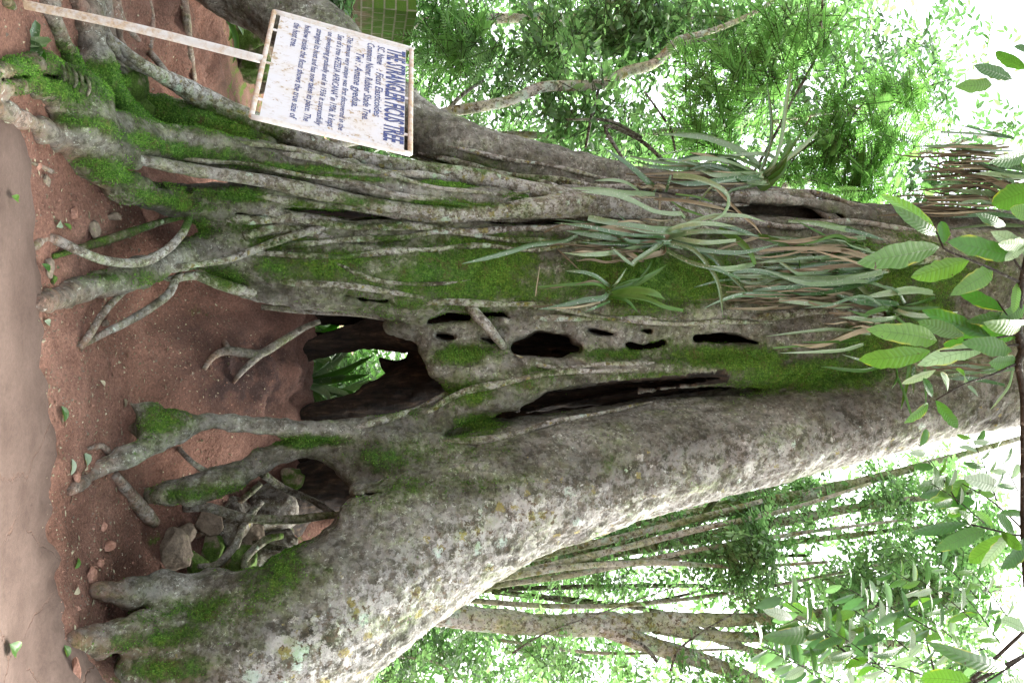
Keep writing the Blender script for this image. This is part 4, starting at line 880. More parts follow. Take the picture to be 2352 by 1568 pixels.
ground_rosette(22, 96, 4.62, 7, 0.17, 'tiny green plant sprouting between the roots beside the path', seed=21)

# ------------------------------------------------------------------ sign on its leaning pole
def sign():
    s0 = 4.62
    dep = dict(A=1.0, B=1.03935614, C=0.90392719, D=0.86457104)
    pc = dict(A=(630, 27), B=(945, 113), C=(942, 354), D=(577, 268))
    pr = {k: np.array([(x-1176)/FPX, (y-784)/FPX, 1.0]) for k, (x, y) in pc.items()}
    s = np.linalg.solve(np.stack([pr['C'], -pr['B'], -pr['D']], 1), -pr['A'])
    dep = dict(A=1.0, C=s[0], B=s[1], D=s[2])
    W = {k: CAM+s0*dep[k]*(vF+vU*pr[k][0]+vR*pr[k][1]) for k in pc}
    A, B, C, D = (W[k] for k in 'ABCD')
    base = G(58, 3)
    e = empty('sign', tuple(base), 'rusty white information sign with blue lettering on a leaning metal pole', 'sign')
    hx = D-A; hy = B-A; wx, wy = np.linalg.norm(hx), np.linalg.norm(hy)
    ex = hx/wx; ey = hy-ex*(hy@ex); ey /= np.linalg.norm(ey); nz = np.cross(ex, ey)
    # painted metal
    m = new_mat('sign_paint'); g = NG(m); v = g.coord()
    ru = g.noise(v, 28, 8, 0.75).outputs[0]; r2 = g.noise(v, 5, 4, 0.6).outputs[0]
    mask = g.range(g.math('ADD', ru, g.math('MULTIPLY', r2, 0.35)), 0.74, 0.80)
    c = g.mix(mask, (0.56, 0.56, 0.57), (0.30, 0.22, 0.13))
    c = g.mix(g.math('MULTIPLY', g.range(g.noise(g.coord((1, 1, .25)), 40, 5, .7).outputs[0], 0.52, 0.66), 0.45), c, (0.42, 0.34, 0.24))
    c = g.mix(g.math('MULTIPLY', g.range(r2, 0.45, 0.7), 0.35), c, (0.55, 0.48, 0.36))
    g.out(g.bsdf(c, 0.6, 0.3, ru, 0.5, 0.004))
    m2 = new_mat('pole_paint'); g = NG(m2); v = g.coord()
    ru = g.noise(v, 20, 8, 0.75).outputs[0]; r2 = g.noise(v, 3, 4, 0.6).outputs[0]
    rr = g.attr('rust')
    mask = g.range(g.math('ADD', ru, g.math('MULTIPLY', rr, 0.3)), 0.48, 0.78)
    c = g.mix(mask, (0.58, 0.565, 0.53), g.ramp(g.noise(v, 60, 3).outputs[0], [(0.3, (0.34, 0.22, 0.13)), (0.7, (0.56, 0.43, 0.28))]))
    g.out(g.bsdf(c, 0.65, 0.3, ru, 0.6, 0.004))
    mt = new_mat('blue_lettering'); g = NG(mt); v = g.coord()
    wn = g.noise(v, 45, 6, 0.7).outputs[0]
    c = g.mix(g.range(wn, 0.55, 0.68), (0.035, 0.05, 0.16), (0.10, 0.17, 0.42)); c = g.mix(g.range(g.noise(v, 90, 3).outputs[0], 0.63, 0.7), c, (0.6, 0.6, 0.6))
    g.out(g.bsdf(c, 0.6, 0.3))
    # panel, slightly inset in the frame
    r = 0.0125; ins = 0.022; th = 0.004
    o = A+ex*ins*0.9+ey*(ins+0.012)
    def boxat(o, a, b, t):
        V = [o, o+a, o+a+b, o+b]; V = V+[q-nz*t for q in V]
        return V, [[0, 1, 2, 3], [7, 6, 5, 4], [0, 4, 5, 1], [1, 5, 6, 2], [2, 6, 7, 3], [3, 7, 4, 0]]
    b = MB(); pv, pf = boxat(o, ex*(wx-2*ins*0.9), (hy/wy)*(wy-2*ins-0.02), th); b.add(pv, pf)
    # little welded tabs that tie panel and frame
    for t in (0.17, 0.5, 0.83):
        for q, d in ((A+ex*wx*t+ey*0.004, ey), (B+ex*wx*t-ey*0.035, ey)):
            tv, tf = boxat(q-nz*0.001, ex*0.018, d*0.03, 0.003); b.add(tv, tf)
    b.build('panel', m, e, smooth=False)
    def frame_bar(p, q, rad):
        V, F = tube([[*p, rad], [*((p+q)/2), rad], [*q, rad]], 14, 0.05, 0.02); return V, F
    b = MB()
    for p, q in ((A, B), (B, C), (C, D), (D, A)):
        V, F = frame_bar(p, q, r); b.add(V, F, rust=0.5 if (p is D or p is B) else 0.05)
    b.build('frame', m2, e)
    mid = (A+D)/2*0.985+(A*0.5+D*0.5)*0.015
    pm = P(603, 137, 4.2); pm = CAM+(pm-CAM)*(((mid-CAM)@vF)/((pm-CAM)@vF)); 
    V, F = tube([[*(base-[0, 0, .12]), 0.0215], [*(base*0.6+pm*0.4), 0.0215], [*pm, 0.021]], 16, 0.05, 0.03)
    t = np.clip((V[:, 2]-base[2])/(pm[2]-base[2]), 0, 1)
    b = MB(); b.add(V, F, rust=0.7-0.75*t); b.build('pole', m2, e)
    lines = [  # text, left (0..1 of width), baseline height (0..1), letter height m, target width fraction
     ("THE STRANGLER FICUS TREE", 0.035, 0.845, 0.098, 0.925), ("SC. Name", 0.04, 0.765, 0.040, 0.20), (": Ficus Elasticoides", 0.295, 0.765, 0.040, 0.465), ("Common Name: Rubber Shade Tree.", 0.035, 0.685, 0.040, 0.78),
     ("Twi : Amane gyedua.", 0.17, 0.605, 0.042, 0.55), ("This famous very unique was first discovered in the", 0.03, 0.53, 0.030, 0.93), ("Sex of a tree AFZELIA AFRICANA\" in 1906. It kept", 0.035, 0.455, 0.034, 0.92),
     ("on developing gradually and in 1936 it successfully", 0.035, 0.38, 0.030, 0.93), ("strangled its host and has now taken its place. The", 0.035, 0.295, 0.033, 0.92), ("hollow inside the ficus shows the true size of", 0.03, 0.205, 0.034, 0.93), ("the host tree.", 0.035, 0.125, 0.036, 0.26)]
    # a plate-aligned frame: x along the sheared bottom edge, y along the side edge
    pw = wx-2*ins; ph = wy-2*ins; eyy = hy/wy
    for i, (tx, lx, by, hgt, tw) in enumerate(lines):
        cu = bpy.data.curves.new('lettering', 'FONT'); cu.body = tx; cu.size = 1.0; cu.extrude = 0.0; cu.offset = 0.012 if i else 0.03
        cu.resolution_u = 2
        if 0 < i: cu.shear = 0.18
        ob = bpy.data.objects.new('tmp', cu); scene.collection.objects.link(ob)
        bpy.context.view_layer.update()
        me = bpy.data.meshes.new_from_object(ob.evaluated_get(bpy.context.evaluated_depsgraph_get()))
        bpy.data.objects.remove(ob)
        V = np.array([v.co[:] for v in me.vertices]); F = [list(p.vertices) for p in me.polygons]
        sx = tw*pw/(V[:, 0].max()-V[:, 0].min()); sy = hgt/0.72
        org = A+ex*(ins+lx*pw)+eyy*(ins+by*ph)+nz*0.0015
        Wv = org+np.outer(V[:, 0]*sx, ex)+np.outer(V[:, 1]*sy, eyy)
        mesh_obj('lettering', Wv, F, mt, e, smooth=False)
        bpy.data.meshes.remove(me)
sign()

# ------------------------------------------------------------------ stones, brick wall, litter
def rock(name, c, size, label, mat, seed, cat='stone', group=None, rotz=0, flat=0.0, up=0.35, tilt=0.0):
    bm = bmesh.new(); bmesh.ops.create_icosphere(bm, subdivisions=5, radius=1.0)
    V = np.array([v.co[:] for v in bm.verts]); F = np.array([[v.index for v in f.verts] for f in bm.faces]); bm.free()
    r = np.random.default_rng(seed)
    for k in range(11):                                   # chip flat facets
        n = r.normal(size=3); n /= np.linalg.norm(n); d = r.uniform(.55, .85); t = V@n-d
        V = V-np.outer(np.maximum(t, 0)*0.93, n)
    V = V*(1+0.07*fbm(V+seed, 0.5, 4, seed)+0.02*fbm(V, .12, 3, seed+3))[:, None]
    V = V*np.array(size); a = rotz; ca, sa = math.cos(a), math.sin(a)
    ct, st = math.cos(tilt), math.sin(tilt)
    V = V@np.array([[1, 0, 0], [0, ct, -st], [0, st, ct]]).T
    V = V@np.array([[ca, -sa, 0], [sa, ca, 0], [0, 0, 1]]).T+np.array(c)+[0, 0, size[2]*up]
    e = mesh_obj(name, V, F, mat); off = Vector(c)
    e.data.transform(Matrix.Translation(-off)); e.location = off
    return tag(e, label, cat, group)
def rk(px, py, w, d, h, label, mat, seed, **k):
    c = G(px, py); s = c[1]/FPX; return rock('rock', c, (w*s/2, d*s/2, h*s/2), label, mat, seed, **k)
GS = 'stones lying about the roots'
rock('rock', P(285, 192, 5.75)-[0, 0, .12], (.155, .2, .17), 'large moss-covered boulder wedged between the left roots', M_mossstone, 5, group=GS, up=0.5)
rock('rock', P(338, 252, 5.85)-[0, 0, .05], (.09, .1, .085), 'small mossy stone under the boulder between the left roots', M_mossstone, 6, group=GS)
rk(385, 1265, 115, 60, 95, 'tall pointed brown slab leaning in the right-hand hollow', M_stone, 9, group=GS, rotz=.3, up=0.1)
rk(412, 1222, 46, 36, 44, 'squarish brown stone resting against the pointed slab', M_stone, 12, group=GS, up=.6)
rk(206, 1325, 54, 26, 26, 'flat reddish stone lying below the mossy root toes', M_redstone, 14, group=GS, rotz=.4)
rk(240, 1255, 30, 26, 28, 'round reddish stone at the edge of the bank', M_redstone, 17, group=GS, up=.7)
rk(228, 1290, 22, 16, 16, 'pebble between two reddish stones', M_redstone, 19, group=GS)
rk(168, 1540, 60, 20, 24, 'long flat stone near the lower picture edge', M_redstone, 23, group=GS)
rk(110, 612, 52, 40, 22, 'grey-green flat stone beside the path edge', M_stone, 28, group=GS)
rk(120, 640, 26, 22, 18, 'small green stone touching the grey-green flat one', M_mossstone, 31, group=GS)
rk(105, 415, 30, 22, 14, 'small flat stone below the big left root', M_stone, 33, group=GS)
rk(212, 525, 48, 34, 26, 'green-stained stone behind the curved thin root', M_stone, 36, group=GS)
rk(168, 492, 34, 24, 18, 'dull brown stone in the dark soil left of the curved root', M_redstone, 38, group=GS)
rk(250, 497, 22, 20, 34, 'small upright grey stone under the mossy arching root', M_stone, 41, group=GS, up=.6)
rk(330, 468, 90, 50, 46, 'red-brown rock face in the shade of the mossy root', M_redstone, 43, group=GS, up=.5)
rk(545, 60, 150, 100, 130, 'dark mossy rock beside the sign pole at the left', M_mossstone, 47, group=GS)
rk(575, 110, 190, 110, 150, 'broad dark rock in the shade behind the top of the sign pole', M_lichstone, 87, group=GS, up=.3)
rk(560, 140, 130, 90, 110, 'dark mossy rock behind the bottom of the sign', M_mossstone, 49, group=GS)
rk(655, 1110, 110, 80, 70, 'mossy boulder in the lit gap of the right-hand hollow', M_mossstone, 52, group=GS, up=.6)
rk(520, 1200, 120, 90, 120, 'dark lichened rock in the middle of the right-hand hollow', M_lichstone, 81, group=GS, up=.3)
rk(590, 1180, 130, 90, 140, 'dark lichened rock behind the crossing root in the right-hand hollow', M_lichstone, 82, group=GS, up=.3)
rk(600, 1270, 150, 90, 130, 'dark lichened rock against the buttress in the right-hand hollow', M_lichstone, 83, group=GS, up=.3)
rk(470, 1190, 80, 60, 70, 'brown rock under the crossing root, beside the mossy leg', M_stone, 84, group=GS, up=.3)
rk(530, 1290, 110, 70, 90, 'mossy rock wedged under the edge of the buttress', M_mossstone, 85, group=GS, up=.3)
rk(440, 1300, 90, 60, 60, 'low mossy rock right of the pointed slab', M_mossstone, 86, group=GS, up=.2)
rk(560, 1235, 90, 60, 90, 'lichened rock at the back of the right-hand hollow', M_stone, 55, group=GS, up=.4)
rk(478, 1255, 80, 50, 70, 'mossy rock above the pointed slab', M_mossstone, 58, group=GS, up=.4)
rk(235, 1208, 24, 18, 16, 'pebble by the creeping root', M_redstone, 61, group=GS)
rk(236, 742, 20, 16, 18, 'pale pebble in the fork of the thin roots', M_stone, 63, group=GS, up=.6)
rk(172, 1097, 30, 24, 16, 'flat red stone inside the bend of the flared root', M_redstone, 66, group=GS)
rk(88, 182+200, 24, 20, 10, 'flat pebble near the path under the left root', M_redstone, 68, group=GS)
# red crumbs, chips and dead leaf bits over the soil
b = MB(); r = np.random.default_rng(3); n = 0
while n < 6500:
    px, py = r.uniform(30, 560), r.uniform(-20, 1600); c = G(px, py) if n % 6 == 0 else c+np.array([r.normal()*.16, r.normal()*.12, 0])
    z = float(H(c[0], c[1])); n += 1
    if c[1] < 4.2 or c[1] > 7.3: c = G(300, 700); continue
    s = r.uniform(.0025, .009)*(2.0 if r.random() < .06 else 1)
    V = np.array([[1, 0, -.3], [-.5, .9, -.3], [-.5, -.9, -.3], [.3, .1, .8]])*r.uniform(.5, 1.3, (4, 3))*s; a = r.uniform(0, 6.28)
    V = V@np.array([[math.cos(a), -math.sin(a), 0], [math.sin(a), math.cos(a), 0], [0, 0, 1]]).T+[c[0], c[1], z+.001]
    b.add(V, [[0, 1, 3], [1, 2, 3], [2, 0, 3], [0, 2, 1]], int(r.integers(0, 3)), rnd=r.random())
for k in range(620):
    if k % 5 == 0: c0 = G(r.uniform(90, 520), r.uniform(0, 1560))
    c = c0+np.array([r.normal()*.13, r.normal()*.1, 0]); z = float(H(c[0], c[1]))+.004
    if c[1] < 4.5 or c[1] > 6.9: continue
    a = r.uniform(0, 6.28); l = r.uniform(.007, .024); d_ = np.array([math.cos(a), math.sin(a), r.uniform(-.1, .3)])*l; s_ = np.array([-math.sin(a), math.cos(a), r.uniform(-.3, .3)])*l*r.uniform(.12, .5)
    q = np.array([c[0], c[1], z]); b.add([q-d_, q+s_+[0, 0, .002], q+d_, q-s_], [[0, 1, 2], [0, 2, 3]], 2, rnd=r.random())
tag(b.build('soil_crumbs', [M_redstone, M_stone, M_dead], smooth=False), 'red crumbs and chips of litter strewn over the bare soil', 'litter', kind='stuff')

def broad_leaf(base, tipp, w, normal, bend=0.15, fold=0.25, n=9, ragged=0.0, seed=0, droop_=0.0):
    """pinnately veined leaf as a curved sheet; w = full width"""
    base = np.asarray(base, float); tipp = np.asarray(tipp, float); d = tipp-base; L = np.linalg.norm(d); t = d/L
    nr = normal-t*(normal@t); nr /= np.linalg.norm(nr)+1e-9; s = np.cross(t, nr); r = np.random.default_rng(seed)
    v = np.linspace(0, 1, n); prof = np.interp(v, [0, .06, .25, .5, .75, .9, .97, 1], [.04, .3, .82, 1, .86, .52, .2, .02])
    us = [-1, -.5, 0, .5, 1]; V = []; UV = []
    for i in range(n):
        c = base+d*v[i]+nr*(bend*L*math.sin(v[i]*math.pi))-np.array([0, 0, droop_*L*v[i]**2])
        for u in us:
            wv = w/2*prof[i]*(1+(ragged*r.normal() if abs(u) == 1 else 0)); k = abs(u)
            V.append(c+s*(u*wv)+nr*(fold*wv*k*1.0+0.03*wv*math.sin(v[i]*40+u))); UV.append((u, v[i]))
    F = [[i*5+k, i*5+k+1, (i+1)*5+k+1, (i+1)*5+k] for i in range(n-1) for k in range(4)]
    return np.array(V), F, np.array(UV)
def litter(px, py, L, w, ang, label, mat, seed, up=0.004):
    c = G(px, py); s = c[1]/FPX*.82; L = L*s; w = w*s; a = ang
    d = np.array([math.cos(a), math.sin(a), 0]); q0 = c-d*L/2; q1 = c+d*L/2
    for q in (q0, q1): q[2] = float(H(q[0], q[1]))+up+0.004
    if c[1] < 4.75: q0[2] = max(q0[2], .036); q1[2] = max(q1[2], .036)
    V, F, uv = broad_leaf(q0, q1, w, np.array([0, -.35, 1.0]), 0.10, 0.35, seed=seed)
    b = MB(); b.add(V, F, 0, uv, rnd=(seed*.37) % 1); o = b.build('fallen_leaf', mat)
    off = Vector(c); o.data.transform(Matrix.Translation(-off)); o.location = off
    tag(o, label, 'leaf', 'leaves fallen on the ground')
litter(130, 515, 44, 20, 2.0, 'curled pale green leaf lying in the soil under the big left root', M_paleleaf, 1)
litter(148, 520, 30, 12, 1.2, 'yellow-green leaf scrap by the dark stone', M_bigleaf, 2)
litter(139, 950, 46, 24, 0.4, 'folded dark green leaf on open red soil above the flared root', M_bigleaf, 3, .01)
litter(102, 740, 38, 18, 1.4, 'cream dead leaf near the path between the thin roots', M_paleleaf, 4)
litter(167, 1072, 44, 20, 0.1, 'light green oval leaf beside the flared root', M_paleleaf, 5)
litter(197, 1055, 40, 26, .5, 'crumpled pale leaf next to the light green oval one', M_paleleaf, 6)
litter(172, 1293, 30, 18, -.6, 'small green leaf on red soil near the reddish stones', M_bigleaf, 7)
litter(167, 1355, 34, 22, 1.9, 'curled dark brown leaf below the reddish flat stone', M_dead, 8)
litter(10, 1490, 62, 40, .9, 'heart-shaped green leaf on the path at the lower left corner', M_bigleaf, 9)
litter(13, 455, 46, 20, 1.5, 'brownish green leaf on the path at the left', M_bigleaf, 10)
litter(84, 615, 60, 18, 1.3, 'bright green leaf half hidden at the path edge', M_bigleaf, 11)
litter(148, 1495, 34, 22, .2, 'small round green leaf at the end of the root toe', M_bigleaf, 12)
litter(228, 880, 30, 12, 1.0, 'pale dead leaf on the dark soil in front of the arch', M_dead, 13)
litter(285, 925, 26, 14, .3, 'pinkish dead leaf beside the flared root', M_dead, 14)
litter(195, 1075, 18, 9, 2.2, 'tiny pale leaf tucked against the flared root', M_dead, 15)

def brick_material():
    m = new_mat('mossy_brickwork'); g = NG(m); s = g.n('SeparateXYZ', {0: g.n('TexCoord').outputs['Object']})
    v = g.n('CombineXYZ', {0: g.math('ADD', s.outputs[0], s.outputs[1]), 1: s.outputs[2], 2: 0.0}).outputs[0]
    bt = g.n('TexBrick', {'Vector': v, 'Color1': (.13, .085, .06, 1), 'Color2': (.21, .15, .11, 1), 'Mortar': (.25, .22, .17, 1), 'Scale': 1.0, 'Mortar Size': 0.009, 'Brick Width': 0.2, 'Row Height': 0.108})
    c = g.mix(0.6, bt.outputs[0], g.ramp(g.noise(g.coord(), 25, 6, .7).outputs[0], [(.3, .5), (.7, 1.4)]), 'MULTIPLY')
    mo = g.math('ADD', g.math('MULTIPLY', g.range(s.outputs[2], 0.9, 1.95), 0.5), g.noise(g.coord(), 3, 6, .7).outputs[0])
    mm = g.math('MULTIPLY', g.range(mo, 0.62, 0.85), g.math('SUBTRACT', 1.0, g.math('MULTIPLY', bt.outputs['Fac'], .6)))
    c = g.mix(mm, c, (.06, .12, .015))
    g.out(g.bsdf(c, .9, .2, g.math('SUBTRACT', g.noise(g.coord(), 25, 6, .7).outputs[0], g.math('MULTIPLY', bt.outputs['Fac'], 1.0)), .8, .01)); return m
wall = empty('brick_wall', (-3.15, 8.5, 0.2), 'moss-grown brick wall end standing behind the sign at the left', 'wall')
bm = bmesh.new(); bmesh.ops.create_cube(bm, size=1); 
bmesh.ops.scale(bm, vec=(2.8, 2.6, 2.0), verts=bm.verts); bmesh.ops.translate(bm, vec=(-4.55, 9.8, 1.12), verts=bm.verts)
bmesh.ops.subdivide_edges(bm, edges=bm.edges, cuts=20, use_grid_fill=True)
V = np.array([v.co[:] for v in bm.verts]); F = [[v.index for v in f.verts] for f in bm.faces]; bm.free()
V = V+0.012*fbm(V, .25, 3, 8)[:, None]
mesh_obj('brickwork', V, F, brick_material(), wall, smooth=False)
# ------------------------------------------------------------------ leaf clouds
def leaves_np(C, D, N, L, W, fold=0.25, bendk=0.12):
    """C base points, D unit directions, N normals, L lengths, W widths -> 6 verts / 2 quads each"""
    n = len(C); L = np.broadcast_to(L, (n,))[:, None]; W = np.broadcast_to(W, (n,))[:, None]
    N = N-D*(N*D).sum(1)[:, None]; N /= np.linalg.norm(N, axis=1)[:, None]+1e-9; Sd = np.cross(D, N)
    def pt(t, u, h): return C+D*L*t+Sd*W*0.5*u+N*(h*L)
    V = np.stack([pt(0, 0, 0), pt(.32, -.95, fold*.18), pt(.72, -.72, -bendk*.3+fold*.12), pt(1, 0, -bendk), pt(.72, .72, -bendk*.3+fold*.12), pt(.32, .95, fold*.18)], 1).reshape(-1, 3)
    b = np.arange(n)*6
    F = np.concatenate([np.stack([b, b+3, b+2, b+1], 1), np.stack([b, b+5, b+4, b+3], 1)])
    return V, F
def unit(a): return a/(np.linalg.norm(a, axis=1)[:, None]+1e-9)
def sprigs(C, r, nl=8, sl=0.35, L=0.09, W=0.04, droop=0.3, pinnate=False):
    """twigs with leaves in two rows. returns leaf V,F,rnd and twig V,F"""
    n = len(C); D = unit(r.normal(size=(n, 3))*[1, 1, .45]-[0, 0, droop])
    up = unit(r.normal(size=(n, 3))*.35+[0, 0, 1]); Sd = unit(np.cross(D, up)); up = np.cross(Sd, D)
    ll = sl*r.uniform(.7, 1.25, n)
    Cs, Ds, Ns, Ls, Ws, Rn = [], [], [], [], [], []
    rr = r.random(n)
    for k in range(nl):
        t = (k+0.6)/nl
        for sgn in (-1, 1) if pinnate else ((-1) ** k,):
            base = C+D*(ll*t)[:, None]-np.array([0, 0, .25])*(ll*t*t)[:, None]*droop
            out = unit(D*(.5 if pinnate else .75)+Sd*sgn*1.0+(0 if pinnate else 1)*r.normal(size=(n, 3))*.35-[0, 0, .15])
            sz = (math.sin(t*2.6+.35) if pinnate else r.uniform(.65, 1.2, n))
            Cs.append(base); Ds.append(out); Ns.append(up+r.normal(size=(n, 3))*(.12 if pinnate else .4)); Ls.append(L*sz*np.ones(n)); Ws.append(W*sz*np.ones(n)); Rn.append(np.clip(rr+r.normal(size=n)*.15, 0, 1))
    Cs.append(C+D*ll[:, None]-np.array([0, 0, .25])*ll[:, None]*droop); Ds.append(D); Ns.append(up); Ls.append(np.full(n, L)); Ws.append(np.full(n, W)); Rn.append(rr)
    V, F = leaves_np(np.concatenate(Cs), np.concatenate(Ds), np.concatenate(Ns), np.concatenate(Ls), np.concatenate(Ws))
    # thin flat twigs, two crossed quads
    e = C+D*ll[:, None]-np.array([0, 0, .25])*ll[:, None]*droop; s = C-D*(ll*.4)[:, None]; tw = .0022+L*.014
    a = Sd*tw; b = up*tw
    TVv = np.stack([s-a, s+a, e+a*.5, e-a*.5, s-b, s+b, e+b*.5, e-b*.5], 1).reshape(-1, 3); q = np.arange(n)*8
    TFv = np.concatenate([np.stack([q, q+1, q+2, q+3], 1), np.stack([q+4, q+5, q+6, q+7], 1)])
    return V, F, np.repeat(np.concatenate(Rn), 6), TVv, TFv
def crown_mesh(blobs, dens, parent, mat, seed, nl=8, sl=.35, L=.09, W=.04, pinnate=False, clump=0.55, name='crown', thr=0.0, droop=.3, twigmat=None):
    """blobs: (px, py, Y, r_up, r_side, r_depth[m]); dens: sprigs per blob"""
    r = np.random.default_rng(seed); Cs = []
    for i, (px, py, Y, ru, rs, rd) in enumerate(blobs):
        nn = int(dens[i] if isinstance(dens, (list, tuple)) else dens)
        k = Y/FPX; c = P(px, py, Y); q = unit(r.normal(size=(nn*4, 3)))*(r.random(nn*4)**(1/2.2))[:, None]
        q = c+q*[rs*k, rd, ru*k]
        keep = noise(q, clump, seed*3)+.5*noise(q, clump*.45, seed*3+1) > thr; q = q[keep][:nn]; Cs.append(q)
    C = np.concatenate(Cs); zg = H(C[:, 0], C[:, 1]); C = C[C[:, 2] > zg+.05]
    V, F, rn, TVv, TFv = sprigs(C, r, nl, sl, L, W, droop, pinnate)
    n = len(V)
    allV = np.concatenate([V, TVv]); allF = np.concatenate([F, TFv+n])
    mi = np.concatenate([np.zeros(len(F), int), np.ones(len(TFv), int)])
    return mesh_obj(name, allV, allF, [mat, twigmat or M_twigdark], parent, True, {'rnd': np.concatenate([rn, np.zeros(len(TVv))])}, mi)
def bark_part(ch, parent, name='trunk', mat=None, moss=0.15, lich=.8, sides=12, rough=.14, seed=1, step=.08):
    b = MB()
    for i, c in enumerate(ch):
        p = chain3(c); V, F = tube(p, sides, step, rough, seed+i)
        b.add(V, F, 0, moss=np.maximum(moss-.1+.3*noise(V, .3, seed), -.1), lich=lich, soil=0.0, rot=0.0)
    return b.build(name, mat or M_farbark, parent)
def tree_thing(px, py, Y, label, name='forest_tree', cat='tree', group='trees behind the fig'):
    c = P(px, py, Y); c[2] = float(H(c[0], c[1])); return empty(name, tuple(c), label, cat, group)

# ---- left of the fig (top of the picture)
t = tree_thing(760, 330, 8.6, 'slender tree whose pale bent limb curves up to the left of the fig')
bark_part([[(760, 330, 8.6, 15), (900, 300, 8.6, 14), (1020, 260, 8.6, 12), (1090, 248, 8.5, 12), (1176, 230, 8.5, 12), (1240, 201, 8.5, 13), (1310, 197, 8.5, 13), (1380, 194, 8.5, 12), (1440, 165, 8.5, 13), (1500, 148, 8.5, 12), (1545, 105, 8.5, 11), (1556, 92, 8.5, 9), (1640, 70, 8.6, 7), (1750, 20, 8.8, 5), (1860, -60, 9, 3)]], t, lich=1.0)
bark_part([[(1545, 105, 8.5, 6), (1585, 98, 8.5, 4), (1640, 92, 8.6, 3)], [(1020, 262, 8.6, 6), (1060, 220, 8.6, 5), (1110, 185, 8.7, 4)], [(1380, 190, 8.5, 4), (1360, 260, 8.5, 4), (1345, 340, 8.5, 3)]], t, 'branch', M_twigdark)
crown_mesh([(1520, 60, 8.9, 150, 90, .8), (1400, 60, 9.2, 150, 90, .8), (1700, 60, 9.2, 160, 80, .8), (1350, 250, 8.7, 110, 70, .6), (1240, 130, 9.2, 110, 90, .7), (1900, 30, 9.4, 150, 80, .8)], [150, 120, 120, 70, 80, 90], t, M_leafA, 11, sl=.38, L=.12, W=.052, thr=-.1)
t = tree_thing(760, 345, 9.6, 'thin straight pale tree rising just above the leaning limb')
bark_part([[(760, 345, 9.6, 11), (1040, 318, 9.6, 9), (1176, 310, 9.6, 8), (1330, 312, 9.6, 8), (1500, 305, 9.6, 8), (1640, 292, 9.6, 7), (1745, 285, 9.6, 5), (1900, 260, 9.7, 3), (2050, 240, 9.8, 2)]], t, lich=1.0)
crown_mesh([(1450, 330, 9.4, 220, 80, .7), (1150, 240, 9.8, 120, 80, .7), (1700, 260, 9.8, 200, 90, .7)], [150, 80, 120], t, M_leafA, 13, sl=.34, L=.10, W=.045, thr=-.05)
t = tree_thing(760, 470, 9.0, 'feathery-leaved tree with thin dark branches and bright pinnate fronds')
bark_part([[(760, 470, 9.0, 9), (1300, 455, 8.6, 8), (1620, 430, 8.3, 7), (1720, 415, 8.2, 6), (1820, 360, 8.2, 4), (1840, 345, 8.2, 4), (1920, 290, 8.2, 4), (1970, 235, 8.2, 4), (2020, 218, 8.2, 3.5), (2075, 240, 8.2, 2.5), (2110, 262, 8.2, 1.5)],
 [(1720, 415, 8.2, 4), (1780, 310, 8.2, 4), (1820, 230, 8.2, 4), (1850, 180, 8.2, 4), (1873, 130, 8.2, 4), (1885, 60, 8.2, 3.5), (1890, -10, 8.2, 3)],
 [(1880, 90, 8.2, 2.5), (1925, 62, 8.2, 1.5)], [(1960, 155+85, 8.2, 2), (1930, 258, 8.2, 2), (2000, 265, 8.2, 1)], [(2080, 240, 8.2, 2), (2110, 200, 8.2, 1.5), (2140, 182, 8.2, 1)]], t, 'trunk', M_twigdark, sides=8)
bark_part([[(1435, 372, 8.4, 4), (1390, 290, 8.4, 5), (1470, 322, 8.4, 5), (1530, 375, 8.35, 5)], [(1300, 275, 8.4, 3), (1400, 258+20, 8.4, 3.5), (1475, 318, 8.4, 5)], [(1540, 290, 8.4, 3), (1548, 330, 8.4, 3), (1552, 352, 8.4, 3)], [(1480, 170+40, 8.4, 2), (1530, 280, 8.4, 3)]], t, 'branch', M_twigdark, sides=8)
crown_mesh([(1700, 200, 8.2, 190, 130, .5), (1850, 120, 8.1, 150, 110, .5), (1950, 330, 8.0, 160, 110, .5), (1650, 330, 8.4, 130, 90, .5), (2080, 240, 8.3, 110, 130, .5), (1990, 430, 8.0, 140, 50, .4), (1850, 370, 8.1, 110, 70, .4), (1080, 130, 8.8, 90, 60, .5)], [120, 90, 130, 60, 60, 60, 60, 60], t, M_leafB, 17, nl=13, sl=.36, L=.10, W=.02, pinnate=True, clump=.5, thr=-.15, droop=.45)
t = tree_thing(760, 560, 12, 'leafy tree filling the gaps between the plants and the upper left sky')
bark_part([[(760, 520, 12, 12), (1500, 480, 12, 10), (2000, 380, 12, 7), (2300, 300, 12, 4)]], t, moss=.1)
crown_mesh([(1950, 250, 12, 260, 200, 1.2), (1500, 380, 12, 260, 100, 1.), (2180, 420, 12, 170, 120, 1.), (2130, 120, 12.5, 160, 140, 1.)], [230, 150, 120, 60], t, M_leafC, 19, sl=.5, L=.15, W=.06, thr=-.05)
t = tree_thing(860, 40, 13, 'thin-crowned tree far off at the top left of the picture')
bark_part([[(860, 60, 13, 14), (1300, 40, 13, 10), (1900, 60, 13, 7)]], t)
crown_mesh([(1350, 60, 13, 300, 160, 1.5), (1750, 60, 13.5, 260, 120, 1.4), (2330, 200, 13, 110, 160, 1.), (2050, -60, 13, 300, 80, 1)], [200, 180, 40, 60], t, M_leafA, 23, sl=.5, L=.15, W=.065, thr=.05, clump=.8)
